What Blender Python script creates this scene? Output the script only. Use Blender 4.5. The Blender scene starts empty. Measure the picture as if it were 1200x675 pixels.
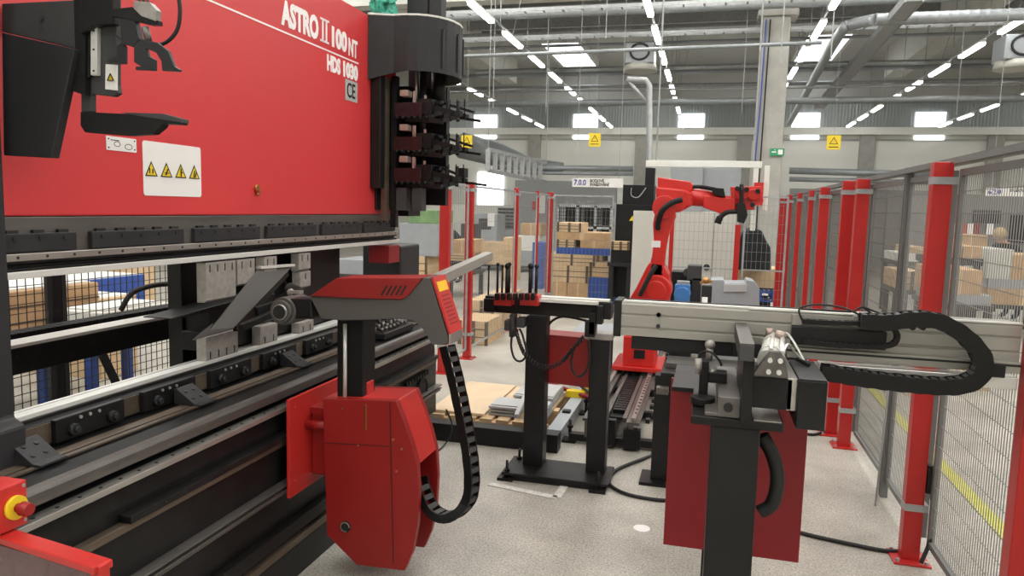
import bpy, bmesh, math, random
from mathutils import Vector, Matrix
random.seed(7)
PI = math.pi
scn = bpy.context.scene
COL = scn.collection

# ------------------------------------------------------------------ camera
F = 867.0
CX, CY = 600.0, 337.5
CAMLOC = Vector((0, 0, 1.7))
_d = Vector((230.0, 88.5, -F)).normalized()
_u = -Vector((-210.0, -8000.0, -F)).normalized()
_u = (_u - _d * _u.dot(_d)).normalized()
_x = _d.cross(_u)
RW = Matrix((_x, _d, _u))            # world = RW @ cam
cam_data = bpy.data.cameras.new('camera')
cam_data.sensor_width = 36.0
cam_data.lens = F / 1200.0 * 36.0
cam_data.clip_start = 0.05
cam_data.clip_end = 200
cam = bpy.data.objects.new('camera', cam_data)
COL.objects.link(cam)
cam.matrix_world = Matrix.Translation(CAMLOC) @ RW.to_4x4()
scn.camera = cam

def P(px, py, x=None, y=None, z=None):
    """point of the real plane x=, y= or z= seen at a pixel of the photograph"""
    r = RW @ Vector(((px - CX) / F, -(py - CY) / F, -1.0))
    if x is not None: t = (x - CAMLOC[0]) / r[0]
    elif y is not None: t = (y - CAMLOC[1]) / r[1]
    else: t = (z - CAMLOC[2]) / r[2]
    return CAMLOC + r * t

# ------------------------------------------------------------------ materials
def mat(name, col, rough=0.5, metal=0.0, var=0.08, scale=8.0, bump=0.0, bscale=60.0,
        spec=0.5, emit=None, estr=0.0, alpha=None, trans=0.0, col2=None, stretch=None, wear=0.0, coat=0.0):
    m = bpy.data.materials.new(name)
    m.use_nodes = True
    nt = m.node_tree
    N, L = nt.nodes, nt.links
    b = N['Principled BSDF']
    tc = N.new('ShaderNodeTexCoord')
    mp = N.new('ShaderNodeMapping')
    L.new(tc.outputs['Object'], mp.inputs['Vector'])
    if stretch: mp.inputs['Scale'].default_value = stretch
    nz = N.new('ShaderNodeTexNoise')
    nz.inputs['Scale'].default_value = scale
    nz.inputs['Detail'].default_value = 6
    nz.inputs['Roughness'].default_value = 0.6
    L.new(mp.outputs[0], nz.inputs['Vector'])
    rp = N.new('ShaderNodeValToRGB')
    rp.color_ramp.elements[0].position = 0.3
    rp.color_ramp.elements[1].position = 0.72
    c2 = col2 if col2 else tuple(min(1, c * (1 + var)) for c in col)
    c1 = tuple(c * (1 - var) for c in col)
    rp.color_ramp.elements[0].color = (*c1, 1)
    rp.color_ramp.elements[1].color = (*c2, 1)
    L.new(nz.outputs['Fac'], rp.inputs[0])
    L.new(rp.outputs[0], b.inputs['Base Color'])
    b.inputs['Metallic'].default_value = metal
    b.inputs['Specular IOR Level'].default_value = spec
    mr = N.new('ShaderNodeMapRange')
    mr.inputs['To Min'].default_value = max(0.03, rough - 0.08)
    mr.inputs['To Max'].default_value = min(1, rough + 0.08)
    L.new(nz.outputs['Fac'], mr.inputs['Value'])
    L.new(mr.outputs[0], b.inputs['Roughness'])
    if coat: b.inputs['Coat Weight'].default_value = coat
    if bump:
        n2 = N.new('ShaderNodeTexNoise')
        n2.inputs['Scale'].default_value = bscale
        L.new(mp.outputs[0], n2.inputs['Vector'])
        bp = N.new('ShaderNodeBump')
        bp.inputs['Strength'].default_value = bump
        bp.inputs['Distance'].default_value = 0.01
        L.new(n2.outputs['Fac'], bp.inputs['Height'])
        L.new(bp.outputs[0], b.inputs['Normal'])
    if emit:
        b.inputs['Emission Color'].default_value = (*emit, 1)
        b.inputs['Emission Strength'].default_value = estr
    if alpha is not None: b.inputs['Alpha'].default_value = alpha
    if trans: b.inputs['Transmission Weight'].default_value = trans
    return m

M = dict(
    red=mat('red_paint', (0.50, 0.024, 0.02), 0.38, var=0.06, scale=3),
    red_ram=mat('red_ram_paint', (0.60, 0.038, 0.042), 0.42, var=0.05, scale=2, bump=0.03, bscale=300),
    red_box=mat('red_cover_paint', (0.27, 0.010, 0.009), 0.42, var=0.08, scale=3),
    red_post=mat('red_post_paint', (0.43, 0.016, 0.014), 0.35, var=0.06, scale=5),
    red_dark=mat('dark_red_paint', (0.24, 0.008, 0.012), 0.5, var=0.08, scale=3),
    red_robot=mat('robot_red_paint', (0.56, 0.018, 0.014), 0.3, var=0.05, scale=5),
    black=mat('black_paint', (0.0115, 0.0115, 0.012), 0.42, spec=0.28, var=0.25, scale=6),
    black_m=mat('black_oxide_steel', (0.016, 0.0155, 0.0155), 0.38, spec=0.28, metal=0.3, var=0.3, scale=9),
    plastic=mat('black_plastic', (0.007, 0.007, 0.007), 0.5, spec=0.28, var=0.2, scale=12),
    rubber=mat('black_rubber', (0.008, 0.008, 0.008), 0.6, var=0.2),
    char=mat('charcoal_paint', (0.026, 0.026, 0.028), 0.45, spec=0.28, var=0.1, scale=5),
    char2=mat('grey_charcoal_paint', (0.055, 0.055, 0.056), 0.5, spec=0.28, var=0.1, scale=5),
    armgrey=mat('warm_grey_paint', (0.085, 0.078, 0.073), 0.45, var=0.05, scale=5),
    steel=mat('ground_steel', (0.45, 0.43, 0.40), 0.33, metal=0.75, var=0.15, scale=14, stretch=(1, 0.15, 1)),
    steel_b=mat('bright_steel', (0.72, 0.71, 0.68), 0.38, metal=0.35, var=0.06, scale=8, stretch=(1, 0.1, 1)),
    steel_d=mat('dull_steel', (0.14, 0.13, 0.12), 0.42, metal=0.6, var=0.3, scale=14, stretch=(1, 0.15, 1)),
    toolst=mat('tool_steel', (0.34, 0.318, 0.295), 0.45, metal=0.35, var=0.2, scale=30),
    brown=mat('oiled_steel', (0.12, 0.09, 0.066), 0.45, metal=0.4, var=0.3, scale=12, stretch=(1, 0.2, 1)),
    alu=mat('aluminium', (0.35, 0.335, 0.30), 0.42, metal=0.35, var=0.06, scale=10, stretch=(0.1, 1, 1)),
    alu_b=mat('bright_aluminium', (0.8, 0.79, 0.76), 0.3, metal=0.6, var=0.05, scale=10),
    galv=mat('galvanised_steel', (0.38, 0.39, 0.39), 0.45, metal=0.4, var=0.15, scale=9),
    white=mat('white_label', (0.80, 0.78, 0.76), 0.45, var=0.02),
    lett=mat('white_lettering', (0.88, 0.84, 0.84), 0.5, var=0.02),
    grey_l=mat('light_grey_plate', (0.42, 0.42, 0.42), 0.5, var=0.05),
    tape=mat('worn_tape', (0.62, 0.60, 0.56), 0.6, var=0.25, scale=25),
    ink=mat('black_ink', (0.01, 0.01, 0.01), 0.5, var=0.1),
    ink_b=mat('blue_ink', (0.05, 0.05, 0.30), 0.5, var=0.1),
    yellow=mat('yellow_paint', (0.80, 0.58, 0.02), 0.45, var=0.05),
    yellow2=mat('floor_line_yellow', (0.50, 0.48, 0.06), 0.5, var=0.15, scale=20),
    green=mat('green_film', (0.02, 0.25, 0.16), 0.3, var=0.5, scale=40, col2=(0.1, 0.6, 0.45)),
    green2=mat('pale_green_plastic', (0.18, 0.30, 0.14), 0.5, var=0.2),
    greensign=mat('green_sign', (0.02, 0.28, 0.12), 0.5),
    fence=mat('fence_grey', (0.14, 0.14, 0.135), 0.45, var=0.08),
    wire=mat('fence_wire', (0.26, 0.26, 0.25), 0.45, var=0.05),
    wire_d=mat('dull_fence_wire', (0.13, 0.125, 0.115), 0.5, var=0.05),
    wire_b=mat('black_fence_wire', (0.02, 0.02, 0.02), 0.5, var=0.05),
    card=mat('cardboard', (0.52, 0.33, 0.17), 0.8, var=0.14, scale=4),
    card2=mat('pale_cardboard', (0.62, 0.45, 0.27), 0.8, var=0.12, scale=4),
    wood=mat('pallet_wood', (0.60, 0.42, 0.24), 0.75, var=0.2, scale=6, stretch=(0.3, 3, 3)),
    ply=mat('plywood_sheet', (0.66, 0.50, 0.33), 0.6, var=0.08, scale=4),
    blue=mat('blue_paint', (0.03, 0.08, 0.32), 0.45, var=0.15),
    blue2=mat('light_blue_paint', (0.05, 0.20, 0.50), 0.4, var=0.15),
    beige=mat('beige_cabinet', (0.55, 0.54, 0.49), 0.5, var=0.03),
    mgrey=mat('machine_grey', (0.32, 0.34, 0.36), 0.45, var=0.05),
    dgrey2=mat('dark_partition_paint', (0.17, 0.17, 0.16), 0.6, var=0.06),
    dgrey=mat('dark_grey_wall_paint', (0.30, 0.31, 0.31), 0.6, var=0.04),
    offw=mat('off_white_sheet', (0.76, 0.755, 0.70), 0.6, var=0.04),
    conc=mat('column_concrete', (0.36, 0.35, 0.32), 0.8, var=0.12, scale=3, bump=0.1),
    girder=mat('girder_concrete', (0.66, 0.65, 0.60), 0.8, var=0.06, scale=2),
    duct=mat('duct_metal', (0.30, 0.32, 0.33), 0.45, metal=0.4, var=0.12, scale=6),
    skin=mat('skin', (0.55, 0.33, 0.24), 0.6),
    hair=mat('blond_hair', (0.42, 0.30, 0.16), 0.7, var=0.2),
    hair_d=mat('dark_hair', (0.03, 0.02, 0.015), 0.7, var=0.2),
    cloth=mat('black_cloth', (0.02, 0.022, 0.028), 0.85, var=0.3),
    cloth2=mat('dark_blue_cloth', (0.03, 0.035, 0.06), 0.85, var=0.3),
    lamp=mat('lamp_diffuser', (0.9, 0.9, 0.9), 0.4, emit=(1.0, 0.98, 0.94), estr=9.0),
    smoke=mat('smoked_panel', (0.20, 0.10, 0.11), 0.12, trans=0.35, var=0.3, scale=5),
    orange=mat('yellow_label', (0.85, 0.50, 0.02), 0.4),
    copper=mat('brass_key', (0.55, 0.30, 0.10), 0.3, metal=0.9),
    gtool=mat('dark_maroon_anodised', (0.035, 0.012, 0.014), 0.4, metal=0.4, var=0.3, scale=20),
    pinkish=mat('pale_copper_block', (0.42, 0.33, 0.28), 0.4, metal=0.5),
)

# ------------------------------------------------------------------ mesh helpers
class MB:
    def __init__(s): s.v, s.f, s.sm, s.pc = [], [], [], []
    def add(s, vs, fs, smooth=False):
        o = len(s.v); s.pc.append((o, len(s.f)))
        s.v += [tuple(v) for v in vs]
        for f in fs:
            s.f.append(tuple(o + i for i in f)); s.sm.append(smooth)
        return s
    def box(s, x0, x1, y0, y1, z0, z1):
        x0, x1 = sorted((x0, x1)); y0, y1 = sorted((y0, y1)); z0, z1 = sorted((z0, z1))
        v = [(x0,y0,z0),(x1,y0,z0),(x1,y1,z0),(x0,y1,z0),(x0,y0,z1),(x1,y0,z1),(x1,y1,z1),(x0,y1,z1)]
        return s.add(v, [(0,3,2,1),(4,5,6,7),(0,1,5,4),(1,2,6,5),(2,3,7,6),(3,0,4,7)])
    def obox(s, c, ax, ay, az, hx, hy, hz):
        """box about centre c with unit axes and half sizes"""
        c = Vector(c); ax, ay, az = [Vector(a).normalized() for a in (ax, ay, az)]
        v = []
        for k in (-1, 1):
            for (i, j) in ((-1,-1),(1,-1),(1,1),(-1,1)):
                v.append(c + ax*hx*i + ay*hy*j + az*hz*k)
        return s.add(v, [(0,3,2,1),(4,5,6,7),(0,1,5,4),(1,2,6,5),(2,3,7,6),(3,0,4,7)])
    def bar(s, p0, p1, w, h, up=(0,0,1)):
        p0, p1 = Vector(p0), Vector(p1)
        d = (p1 - p0); l = d.length; d.normalize()
        up = Vector(up)
        if abs(d.dot(up)) > 0.98: up = Vector((0,1,0))
        sx = d.cross(up).normalized(); uz = sx.cross(d).normalized()
        return s.obox((p0+p1)/2, sx, d, uz, w/2, l/2, h/2)
    def tube(s, pts, r, n=10, caps=True, closed=False):
        pts = [Vector(p) for p in pts]
        rs = r if isinstance(r, (list, tuple)) else [r]*len(pts)
        rings = []; ref = None
        for i, p in enumerate(pts):
            if closed: t = pts[(i+1) % len(pts)] - pts[i-1]
            else: t = pts[min(i+1, len(pts)-1)] - pts[max(i-1, 0)]
            if t.length < 1e-9: t = Vector((0,0,1))
            t.normalize()
            if ref is None:
                ref = Vector((0,0,1)) if abs(t.z) < 0.9 else Vector((1,0,0))
            a = (ref - t*ref.dot(t))
            if a.length < 1e-6: a = Vector((1,0,0)) - t*t.x
            a.normalize(); ref = a
            b = t.cross(a)
            rings.append([p + (a*math.cos(2*PI*k/n) + b*math.sin(2*PI*k/n))*rs[i] for k in range(n)])
        o = len(s.v); s.pc.append((o, len(s.f)))
        for rg in rings: s.v += [tuple(v) for v in rg]
        m = len(rings)
        for i in range(m if closed else m-1):
            j = (i+1) % m
            for k in range(n):
                k2 = (k+1) % n
                s.f.append((o+i*n+k, o+i*n+k2, o+j*n+k2, o+j*n+k)); s.sm.append(n > 6)
        if caps and not closed:
            s.f.append(tuple(o+k for k in range(n))[::-1]); s.sm.append(False)
            s.f.append(tuple(o+(m-1)*n+k for k in range(n))); s.sm.append(False)
        return s
    def cyl(s, p0, p1, r, n=16, r2=None):
        return s.tube([p0, p1], [r, r if r2 is None else r2], n)
    def prism(s, poly, axis, a, b):
        """extrude a 2D outline: axis 'y' takes (x,z), 'x' takes (y,z), 'z' takes (x,y)"""
        def mk(p, t):
            if axis == 'y': return (p[0], t, p[1])
            if axis == 'x': return (t, p[0], p[1])
            return (p[0], p[1], t)
        n = len(poly)
        v = [mk(p, a) for p in poly] + [mk(p, b) for p in poly]
        fs = [tuple(range(n)), tuple(range(2*n-1, n-1, -1))]
        for i in range(n): fs.append((i, i+n, (i+1) % n + n, (i+1) % n))
        return s.add(v, fs)
    def sphere(s, c, r, nu=12, nv=8, sc=(1,1,1)):
        c = Vector(c); v = []; fs = []
        for j in range(nv+1):
            th = PI*j/nv
            for i in range(nu):
                ph = 2*PI*i/nu
                v.append((c.x+r*sc[0]*math.sin(th)*math.cos(ph), c.y+r*sc[1]*math.sin(th)*math.sin(ph), c.z+r*sc[2]*math.cos(th)))
        for j in range(nv):
            for i in range(nu):
                i2 = (i+1) % nu
                fs.append((j*nu+i, (j+1)*nu+i, (j+1)*nu+i2, j*nu+i2))
        return s.add(v, fs, True)
    def each(s, name, m, parent=None, bevel=0.0, k=1):
        """one object for every k primitives added"""
        st = s.pc + [(len(s.v), len(s.f))]
        for i in range(0, len(s.pc), k):
            j = min(i+k, len(s.pc))
            (v0, f0), (v1, f1) = st[i], st[j]
            q = MB(); q.v = s.v[v0:v1]; q.f = [tuple(a-v0 for a in f) for f in s.f[f0:f1]]; q.sm = s.sm[f0:f1]
            q.build(name, m, parent, bevel)
    def build(s, name, m, parent=None, bevel=0.0):
        me = bpy.data.meshes.new(name)
        off = wloc(parent) if parent else Vector((0,0,0))
        me.from_pydata([(v[0]-off.x, v[1]-off.y, v[2]-off.z) for v in s.v], [], s.f)
        me.polygons.foreach_set('use_smooth', s.sm)
        me.materials.append(M[m] if isinstance(m, str) else m)
        bm = bmesh.new(); bm.from_mesh(me)
        bmesh.ops.recalc_face_normals(bm, faces=bm.faces)
        bm.to_mesh(me); bm.free()
        me.update()
        o = bpy.data.objects.new(name, me)
        COL.objects.link(o)
        if parent: o.parent = parent
        if bevel:
            bv = o.modifiers.new('bevel', 'BEVEL'); bv.width = bevel; bv.segments = 2
            bv.limit_method = 'ANGLE'; bv.angle_limit = math.radians(35)
        return o

def wloc(o):
    l = Vector((0,0,0))
    while o is not None:
        l += o.location; o = o.parent
    return l
def tag(o, label=None, cat=None, group=None, kind=None):
    if label: o['label'] = label
    if cat: o['category'] = cat
    if group: o['group'] = group
    if kind: o['kind'] = kind
    return o
def thing(name, label, cat, loc, group=None):
    o = bpy.data.objects.new(name, None); COL.objects.link(o)
    o.location = loc; o.empty_display_size = 0.1
    return tag(o, label, cat, group)
def dup(o, parent=None):
    c = o.copy(); COL.objects.link(c)
    if parent: c.parent = parent
    for ch in [q for q in o.children]: dup(ch, c)
    return c
def box(x0, x1, y0, y1, z0, z1): return MB().box(x0, x1, y0, y1, z0, z1)
def spline(pts, k=8):
    pts = [Vector(p) for p in pts]; out = []
    for i in range(len(pts)-1):
        p0 = pts[max(i-1, 0)]; p1 = pts[i]; p2 = pts[i+1]; p3 = pts[min(i+2, len(pts)-1)]
        for j in range(k):
            t = j/k
            out.append(0.5*((2*p1)+(-p0+p2)*t+(2*p0-5*p1+4*p2-p3)*t*t+(-p0+3*p1-3*p2+p3)*t**3))
    out.append(pts[-1]); return out
def text(name, s, m, size, origin, right, up, parent, xs=1.0, depth=0.002, bold=0.0, align='LEFT', label=None):
    cu = bpy.data.curves.new(name, 'FONT')
    cu.body = s; cu.size = size; cu.extrude = depth/2; cu.offset = bold; cu.align_x = align
    cu.resolution_u = 3
    t = bpy.data.objects.new(name, cu); COL.objects.link(t)
    bpy.context.view_layer.update()
    me = bpy.data.meshes.new_from_object(t.evaluated_get(bpy.context.evaluated_depsgraph_get()))
    COL.objects.unlink(t); bpy.data.objects.remove(t)
    r = Vector(right).normalized(); u = Vector(up).normalized(); n = r.cross(u)
    off = wloc(parent) if parent else Vector((0,0,0))
    for v in me.vertices:
        c = v.co
        v.co = Vector(origin) + r*c.x*xs + u*c.y + n*c.z - off
    me.materials.clear(); me.materials.append(M[m])
    o = bpy.data.objects.new(name, me); COL.objects.link(o)
    if parent: o.parent = parent
    if label: o['label'] = label
    return o
def rounded(x0, x1, z0, z1, r, k=5):
    out = []
    for cx, cz, a0 in ((x1-r, z1-r, 0), (x0+r, z1-r, 90), (x0+r, z0+r, 180), (x1-r, z0+r, 270)):
        for i in range(k+1):
            a = math.radians(a0 + 90*i/k)
            out.append((cx + r*math.cos(a), cz + r*math.sin(a)))
    return out

# ------------------------------------------------------------------ the hall (setting)
def floor_material():
    m = bpy.data.materials.new('polished_concrete'); m.use_nodes = True
    N, L = m.node_tree.nodes, m.node_tree.links; b = N['Principled BSDF']
    tc = N.new('ShaderNodeTexCoord')
    n1 = N.new('ShaderNodeTexNoise'); n1.inputs['Scale'].default_value = 1.6; n1.inputs['Detail'].default_value = 8
    n1.inputs['Roughness'].default_value = 0.65
    n2 = N.new('ShaderNodeTexNoise'); n2.inputs['Scale'].default_value = 95; n2.inputs['Detail'].default_value = 3
    r1 = N.new('ShaderNodeValToRGB')
    r1.color_ramp.elements[0].position = 0.3; r1.color_ramp.elements[0].color = (0.30, 0.278, 0.24, 1)
    r1.color_ramp.elements[1].position = 0.7; r1.color_ramp.elements[1].color = (0.56, 0.525, 0.46, 1)
    r2 = N.new('ShaderNodeValToRGB')
    r2.color_ramp.elements[0].position = 0.36; r2.color_ramp.elements[0].color = (0.60, 0.60, 0.60, 1)
    r2.color_ramp.elements[1].position = 0.60; r2.color_ramp.elements[1].color = (1.10, 1.10, 1.10, 1)
    mx = N.new('ShaderNodeMix'); mx.data_type = 'RGBA'; mx.blend_type = 'MULTIPLY'; mx.inputs['Factor'].default_value = 1
    for n in (n1, n2): L.new(tc.outputs['Object'], n.inputs['Vector'])
    L.new(n1.outputs['Fac'], r1.inputs[0]); L.new(n2.outputs['Fac'], r2.inputs[0])
    L.new(r1.outputs[0], mx.inputs['A']); L.new(r2.outputs[0], mx.inputs['B'])
    L.new(mx.outputs['Result'], b.inputs['Base Color'])
    mr = N.new('ShaderNodeMapRange'); mr.inputs['To Min'].default_value = 0.28; mr.inputs['To Max'].default_value = 0.55
    L.new(n1.outputs['Fac'], mr.inputs['Value']); L.new(mr.outputs[0], b.inputs['Roughness'])
    return m
def corrugated(name, c1, c2, axis='X', scale=14, rough=0.6, metal=0.2):
    m = bpy.data.materials.new(name); m.use_nodes = True
    N, L = m.node_tree.nodes, m.node_tree.links; b = N['Principled BSDF']
    tc = N.new('ShaderNodeTexCoord'); w = N.new('ShaderNodeTexWave')
    w.bands_direction = axis; w.inputs['Scale'].default_value = scale; w.inputs['Distortion'].default_value = 0
    nz = N.new('ShaderNodeTexNoise'); nz.inputs['Scale'].default_value = 0.7
    r = N.new('ShaderNodeValToRGB')
    r.color_ramp.elements[0].color = (*c1, 1); r.color_ramp.elements[1].color = (*c2, 1)
    L.new(tc.outputs['Object'], w.inputs['Vector']); L.new(tc.outputs['Object'], nz.inputs['Vector'])
    L.new(nz.outputs['Fac'], r.inputs[0]); L.new(r.outputs[0], b.inputs['Base Color'])
    bp = N.new('ShaderNodeBump'); bp.inputs['Strength'].default_value = 0.35; bp.inputs['Distance'].default_value = 0.04
    L.new(w.outputs['Fac'], bp.inputs['Height']); L.new(bp.outputs[0], b.inputs['Normal'])
    b.inputs['Roughness'].default_value = rough; b.inputs['Metallic'].default_value = metal
    return m
M['floor'] = floor_material()
M['deck'] = corrugated('roof_deck', (0.52, 0.52, 0.49), (0.62, 0.62, 0.59), 'Y', 1.6)
M['panel'] = corrugated('wall_panel', (0.74, 0.735, 0.67), (0.82, 0.815, 0.76), 'Z', 0.35, 0.6, 0.0)
M['upper'] = corrugated('upper_wall_panel', (0.26, 0.285, 0.275), (0.34, 0.36, 0.35), 'X', 2.0, 0.5, 0.3)
M['sky'] = mat('daylight_glazing', (0.8, 0.85, 0.9), 0.4, emit=(0.92, 0.97, 1.0), estr=3.2)
M['sky_added'] = mat('added_skylight_glow', (0.8, 0.85, 0.9), 0.4, emit=(1.0, 0.985, 0.955), estr=8.5)  # glow of the skylights added out of view as main light

XL, XR, YF, YB, ZC = -22.0, 26.0, -12.0, 42.0, 8.0
ZB0, ZB1 = P(700, 157.5, y=YB-0.35).z, P(700, 149.5, y=YB-0.35).z
def struct(name, mb, m, bevel=0): return tag(mb.build(name, m, None, bevel), kind='structure')
struct('floor', box(XL, XR, YF, YB, -0.1, 0), 'floor')
struct('ceiling', box(XL, XR, YF, YB+0.3, ZC+0.5, ZC+0.65), 'deck')
struct('wall_back', box(XL, XR, YB, YB+0.3, 0, ZB0+0.1), 'panel')
struct('wall_back_upper', box(XL, XR, YB+0.05, YB+0.3, ZB0+0.1, ZC+0.5), 'upper')
struct('wall_left', box(XL-0.3, XL, YF, YB, 0, ZC+0.5), 'panel')
struct('wall_right', box(XR, XR+0.3, YF, YB, 0, ZC+0.5), 'panel')
struct('wall_front', box(XL, XR, YF-0.3, YF, 0, ZC+0.5), 'panel')
ti = [0]
def trim(mb, m, bevel=0):
    ti[0] += 1
    return struct('trim_%d' % ti[0], mb, m, bevel)
trim(box(XL, XR, YB-0.35, YB-0.02, ZB0, ZB1), 'offw')                       # light beam along the back wall
for px in (510, 627, 752, 872, 1015, 1165):
    x = P(px, 175, y=YB).x; trim(box(x-0.35, x+0.35, YB-0.25, YB, 0, ZB0), 'conc')
for py in (163, 164.2): trim(box(XL, XR, YB-0.03, YB, P(700, py, y=YB).z, P(700, py-0.5, y=YB).z), 'galv')
# glazing in the back wall, upper row and the thin row beneath the beam
wi = 0
for px in (452, 569, 686, 810, 944, 1090):
    x = P(px, 145, y=YB).x
    for z0, z1 in ((ZB1, P(700, 134, y=YB).z), (P(700, 163, y=YB).z, P(700, 159, y=YB).z)):
        wi += 1
        struct('window_%d' % wi, box(x-0.68, x+0.68, YB-0.06, YB+0.02, z0, z1), 'sky')
wi += 1
struct('window_%d' % wi, box(P(560,220,y=YB).x, P(590,220,y=YB).x, YB-0.08, YB, P(575,243,y=YB).z, P(575,202,y=YB).z), 'sky')
# girders under the deck
for x in (-9.25, 7.05): trim(box(x-0.35, x+0.35, 21.0, 34.0, 7.4, ZC+0.5), 'girder')
trim(box(XL, XR, 36.2, 36.8, 6.9, ZC+0.5), 'deck')
trim(box(XL, XR, 20.0, 20.5, 7.3, ZC+0.5), 'girder')
for yy in (21.2, 23.0, 24.8, 26.6, 28.4, 38.5, 40.5): trim(box(XL, XR, yy, yy+0.14, ZC+0.1, ZC+0.5), 'galv')
# skylights: two in view far away, unseen ones overhead added to light the hall
for x in (-6.12, 4.0):
    wi += 1; struct('window_%d' % wi, box(x-0.75, x+0.75, 30.0, 34.9, ZC+0.3, ZC+0.42), 'sky')
    trim(MB().box(x-0.9, x-0.75, 29.9, 35.0, ZC+0.29, ZC+0.5).box(x+0.75, x+0.9, 29.9, 35.0, ZC+0.29, ZC+0.5)
         .box(x-0.9, x+0.9, 29.85, 30.0, ZC+0.29, ZC+0.5).box(x-0.9, x+0.9, 34.9, 35.05, ZC+0.29, ZC+0.5), 'offw')
for y in (-6.5, -0.5, 5.5, 11.5, 17.0):
    for x in (-10.6, -5.6, -0.6, 4.6, 9.6, 15):
        wi += 1; struct('window_%d' % wi, box(x-1.0, x+1.0, y-1.5, y+1.5, ZC+0.3, ZC+0.42), 'sky_added')
for k, (y, z) in enumerate(((35.0, 13), )): pass
for x in (-14, -4, 6, 16):
    wi += 1; struct('window_%d' % wi, box(x-1.0, x+1.0, 37.2, 39.2, ZC+0.34, ZC+0.44), 'sky_added')  # more added skylights, unseen behind the cross girder
# concrete column
trim(box(1.08, 1.73, 20.0, 20.65, 0, 6.6), 'conc', 0.03)
trim(box(0.95, 1.9, 19.95, 20.7, 6.6, 6.75), 'conc')
# painted markings on the floor
trim(box(1.61, 1.70, -2, 30, 0.0, 0.004), 'yellow2')
tape = MB()
for a, b in (((574, 567), (652, 583)), ((652, 583), (663, 567))):
    p, q = P(*a, z=0.003), P(*b, z=0.003)
    tape.bar(p, q, 0.05, 0.003)
tag(tape.build('floor_tape', 'tape'), 'worn white tape corner stuck on the concrete in front of the black stand', 'floor marking')
sp = P(752, 619, z=0.002)
tag(MB().cyl((sp.x, sp.y, 0), (sp.x, sp.y, 0.003), 0.045, 20).build('paint_spot', 'white'),
    'small round white spot on the floor left of the dark red panel', 'floor marking')

# ------------------------------------------------------------------ lamps
ordw = ['first', 'second', 'third', 'fourth', 'fifth', 'sixth', 'seventh', 'eighth', 'ninth']
rows = [(-9.13, 3, 'leftmost row'), (-5.33, 0, 'second row from left'), (-1.52, 0, 'third row from left'),
        (2.36, 0, 'row crossing the concrete column'), (6.55, 0, 'second row from right'), (10.7, 4, 'rightmost row')]
lamp0 = None
for (x, k0, nm) in rows:
    idx = 0
    t = MB().box(x-0.02, x+0.02, 16.95+2.88*k0-1.3, YB-0.5, 6.25, 6.30)
    for k in range(k0, 9):
        t.cyl((x, 15.7+2.88*k, 6.3), (x, 15.7+2.88*k, ZC+0.5), 0.012, 6)
        if k % 2: t.cyl((x, 16.9+2.88*k, 6.3), (x+0.5, 16.9+2.88*k, ZC+0.5), 0.008, 6)
    tag(t.build('lamp_track', 'galv'), 'thin metal rail carrying the lamps, ' + nm, 'lamp rail')
    for k in range(k0, 9):
        y = 16.95 + 2.88*k
        if lamp0 is None:
            o = thing('ceiling_lamp', '', 'lamp', (x, y, 6.2), 'tube lamps hanging in rows')
            box(x-0.07, x+0.07, y-0.88, y+0.88, 6.2, 6.25).build('housing', 'offw', o)
            MB().prism([(x-0.075, 6.2), (x-0.06, 6.13), (x+0.06, 6.13), (x+0.075, 6.2)], 'y', y-0.85, y+0.85).build('diffuser', 'lamp', o)
            lamp0 = o
        else:
            o = dup(lamp0); o.location = (x, y, 6.2)
        o['label'] = 'lit white tube lamp, %s nearest in the %s' % (ordw[idx], nm)
        idx += 1

# ------------------------------------------------------------------ ducts, pipes, trays
def pipe(name, p0, p1, r, m, label, cat, ribs=0, n=14):
    p0, p1 = Vector(p0), Vector(p1)
    if not ribs:
        o = MB().tube([p0, p1], r, n).build(name, m)
    else:
        pts, rs = [], []
        for i in range(ribs+1):
            t = i/ribs; pts.append(p0.lerp(p1, t)); rs.append(r)
            if i < ribs: pts.append(p0.lerp(p1, t+0.12/ribs)); rs.append(r*1.06)
            if i < ribs: pts.append(p0.lerp(p1, t+0.24/ribs)); rs.append(r)
        o = MB().tube(pts, rs, n).build(name, m)
    return tag(o, label, cat)
pipe('ventilation_duct', (-7.2, 19.5, 6.75), (13.5, 19.5, 6.75), 0.11, 'duct', 'long ribbed silver duct running across under the roof near the top edge', 'duct', ribs=70)
pipe('ventilation_duct', P(1026, 23, y=18.0), (13, 18.0, P(1026, 23, y=18.0).z), 0.13, 'duct', 'thick bluish ribbed duct in the upper right, behind the sloping tray', 'duct', ribs=50)
pipe('hanging_pipe', (-12, 23.5, 5.02), (17, 23.5, 5.02), 0.10, 'duct', 'long straight silver pipe crossing the whole hall above the back wall windows', 'pipe')
pipe('hanging_pipe', (-12, 24.5, 5.55), (17, 24.5, 5.55), 0.035, 'galv', 'thin horizontal pipe just above the long silver pipe', 'pipe')
pipe('hanging_pipe', (-8.5, 22.5, 6.95), (13, 22.5, 6.95), 0.06, 'galv', 'slim grey pipe running across beneath the ribbed ceiling duct', 'pipe')
pipe('hanging_pipe', (-8.5, 26.5, 6.6), (14, 26.5, 6.6), 0.08, 'galv', 'grey pipe running across in front of both skylights', 'pipe')
pipe('hanging_pipe', (-8.5, 21.2, 7.4), (13, 21.2, 7.4), 0.05, 'galv', 'thin pipe across the roof directly behind the ribbed duct', 'pipe')
for i, (yy, zz, m, lab) in enumerate(((28.2, 6.75, 'mgrey', 'grey pipe across the hall just in front of the skylights'), (23.3, 7.05, 'brown', 'brownish thin pipe crossing under the left girder'),
        (30.5, 6.65, 'galv', 'thin grey pipe low across the far half of the roof'), (25.4, 7.2, 'mgrey', 'thin conduit crossing above the middle lamps'))):
    pipe('hanging_pipe', (-11.5, yy, zz), (15.5, yy, zz), 0.05 if i % 2 else 0.075, m, lab, 'pipe')
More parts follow.
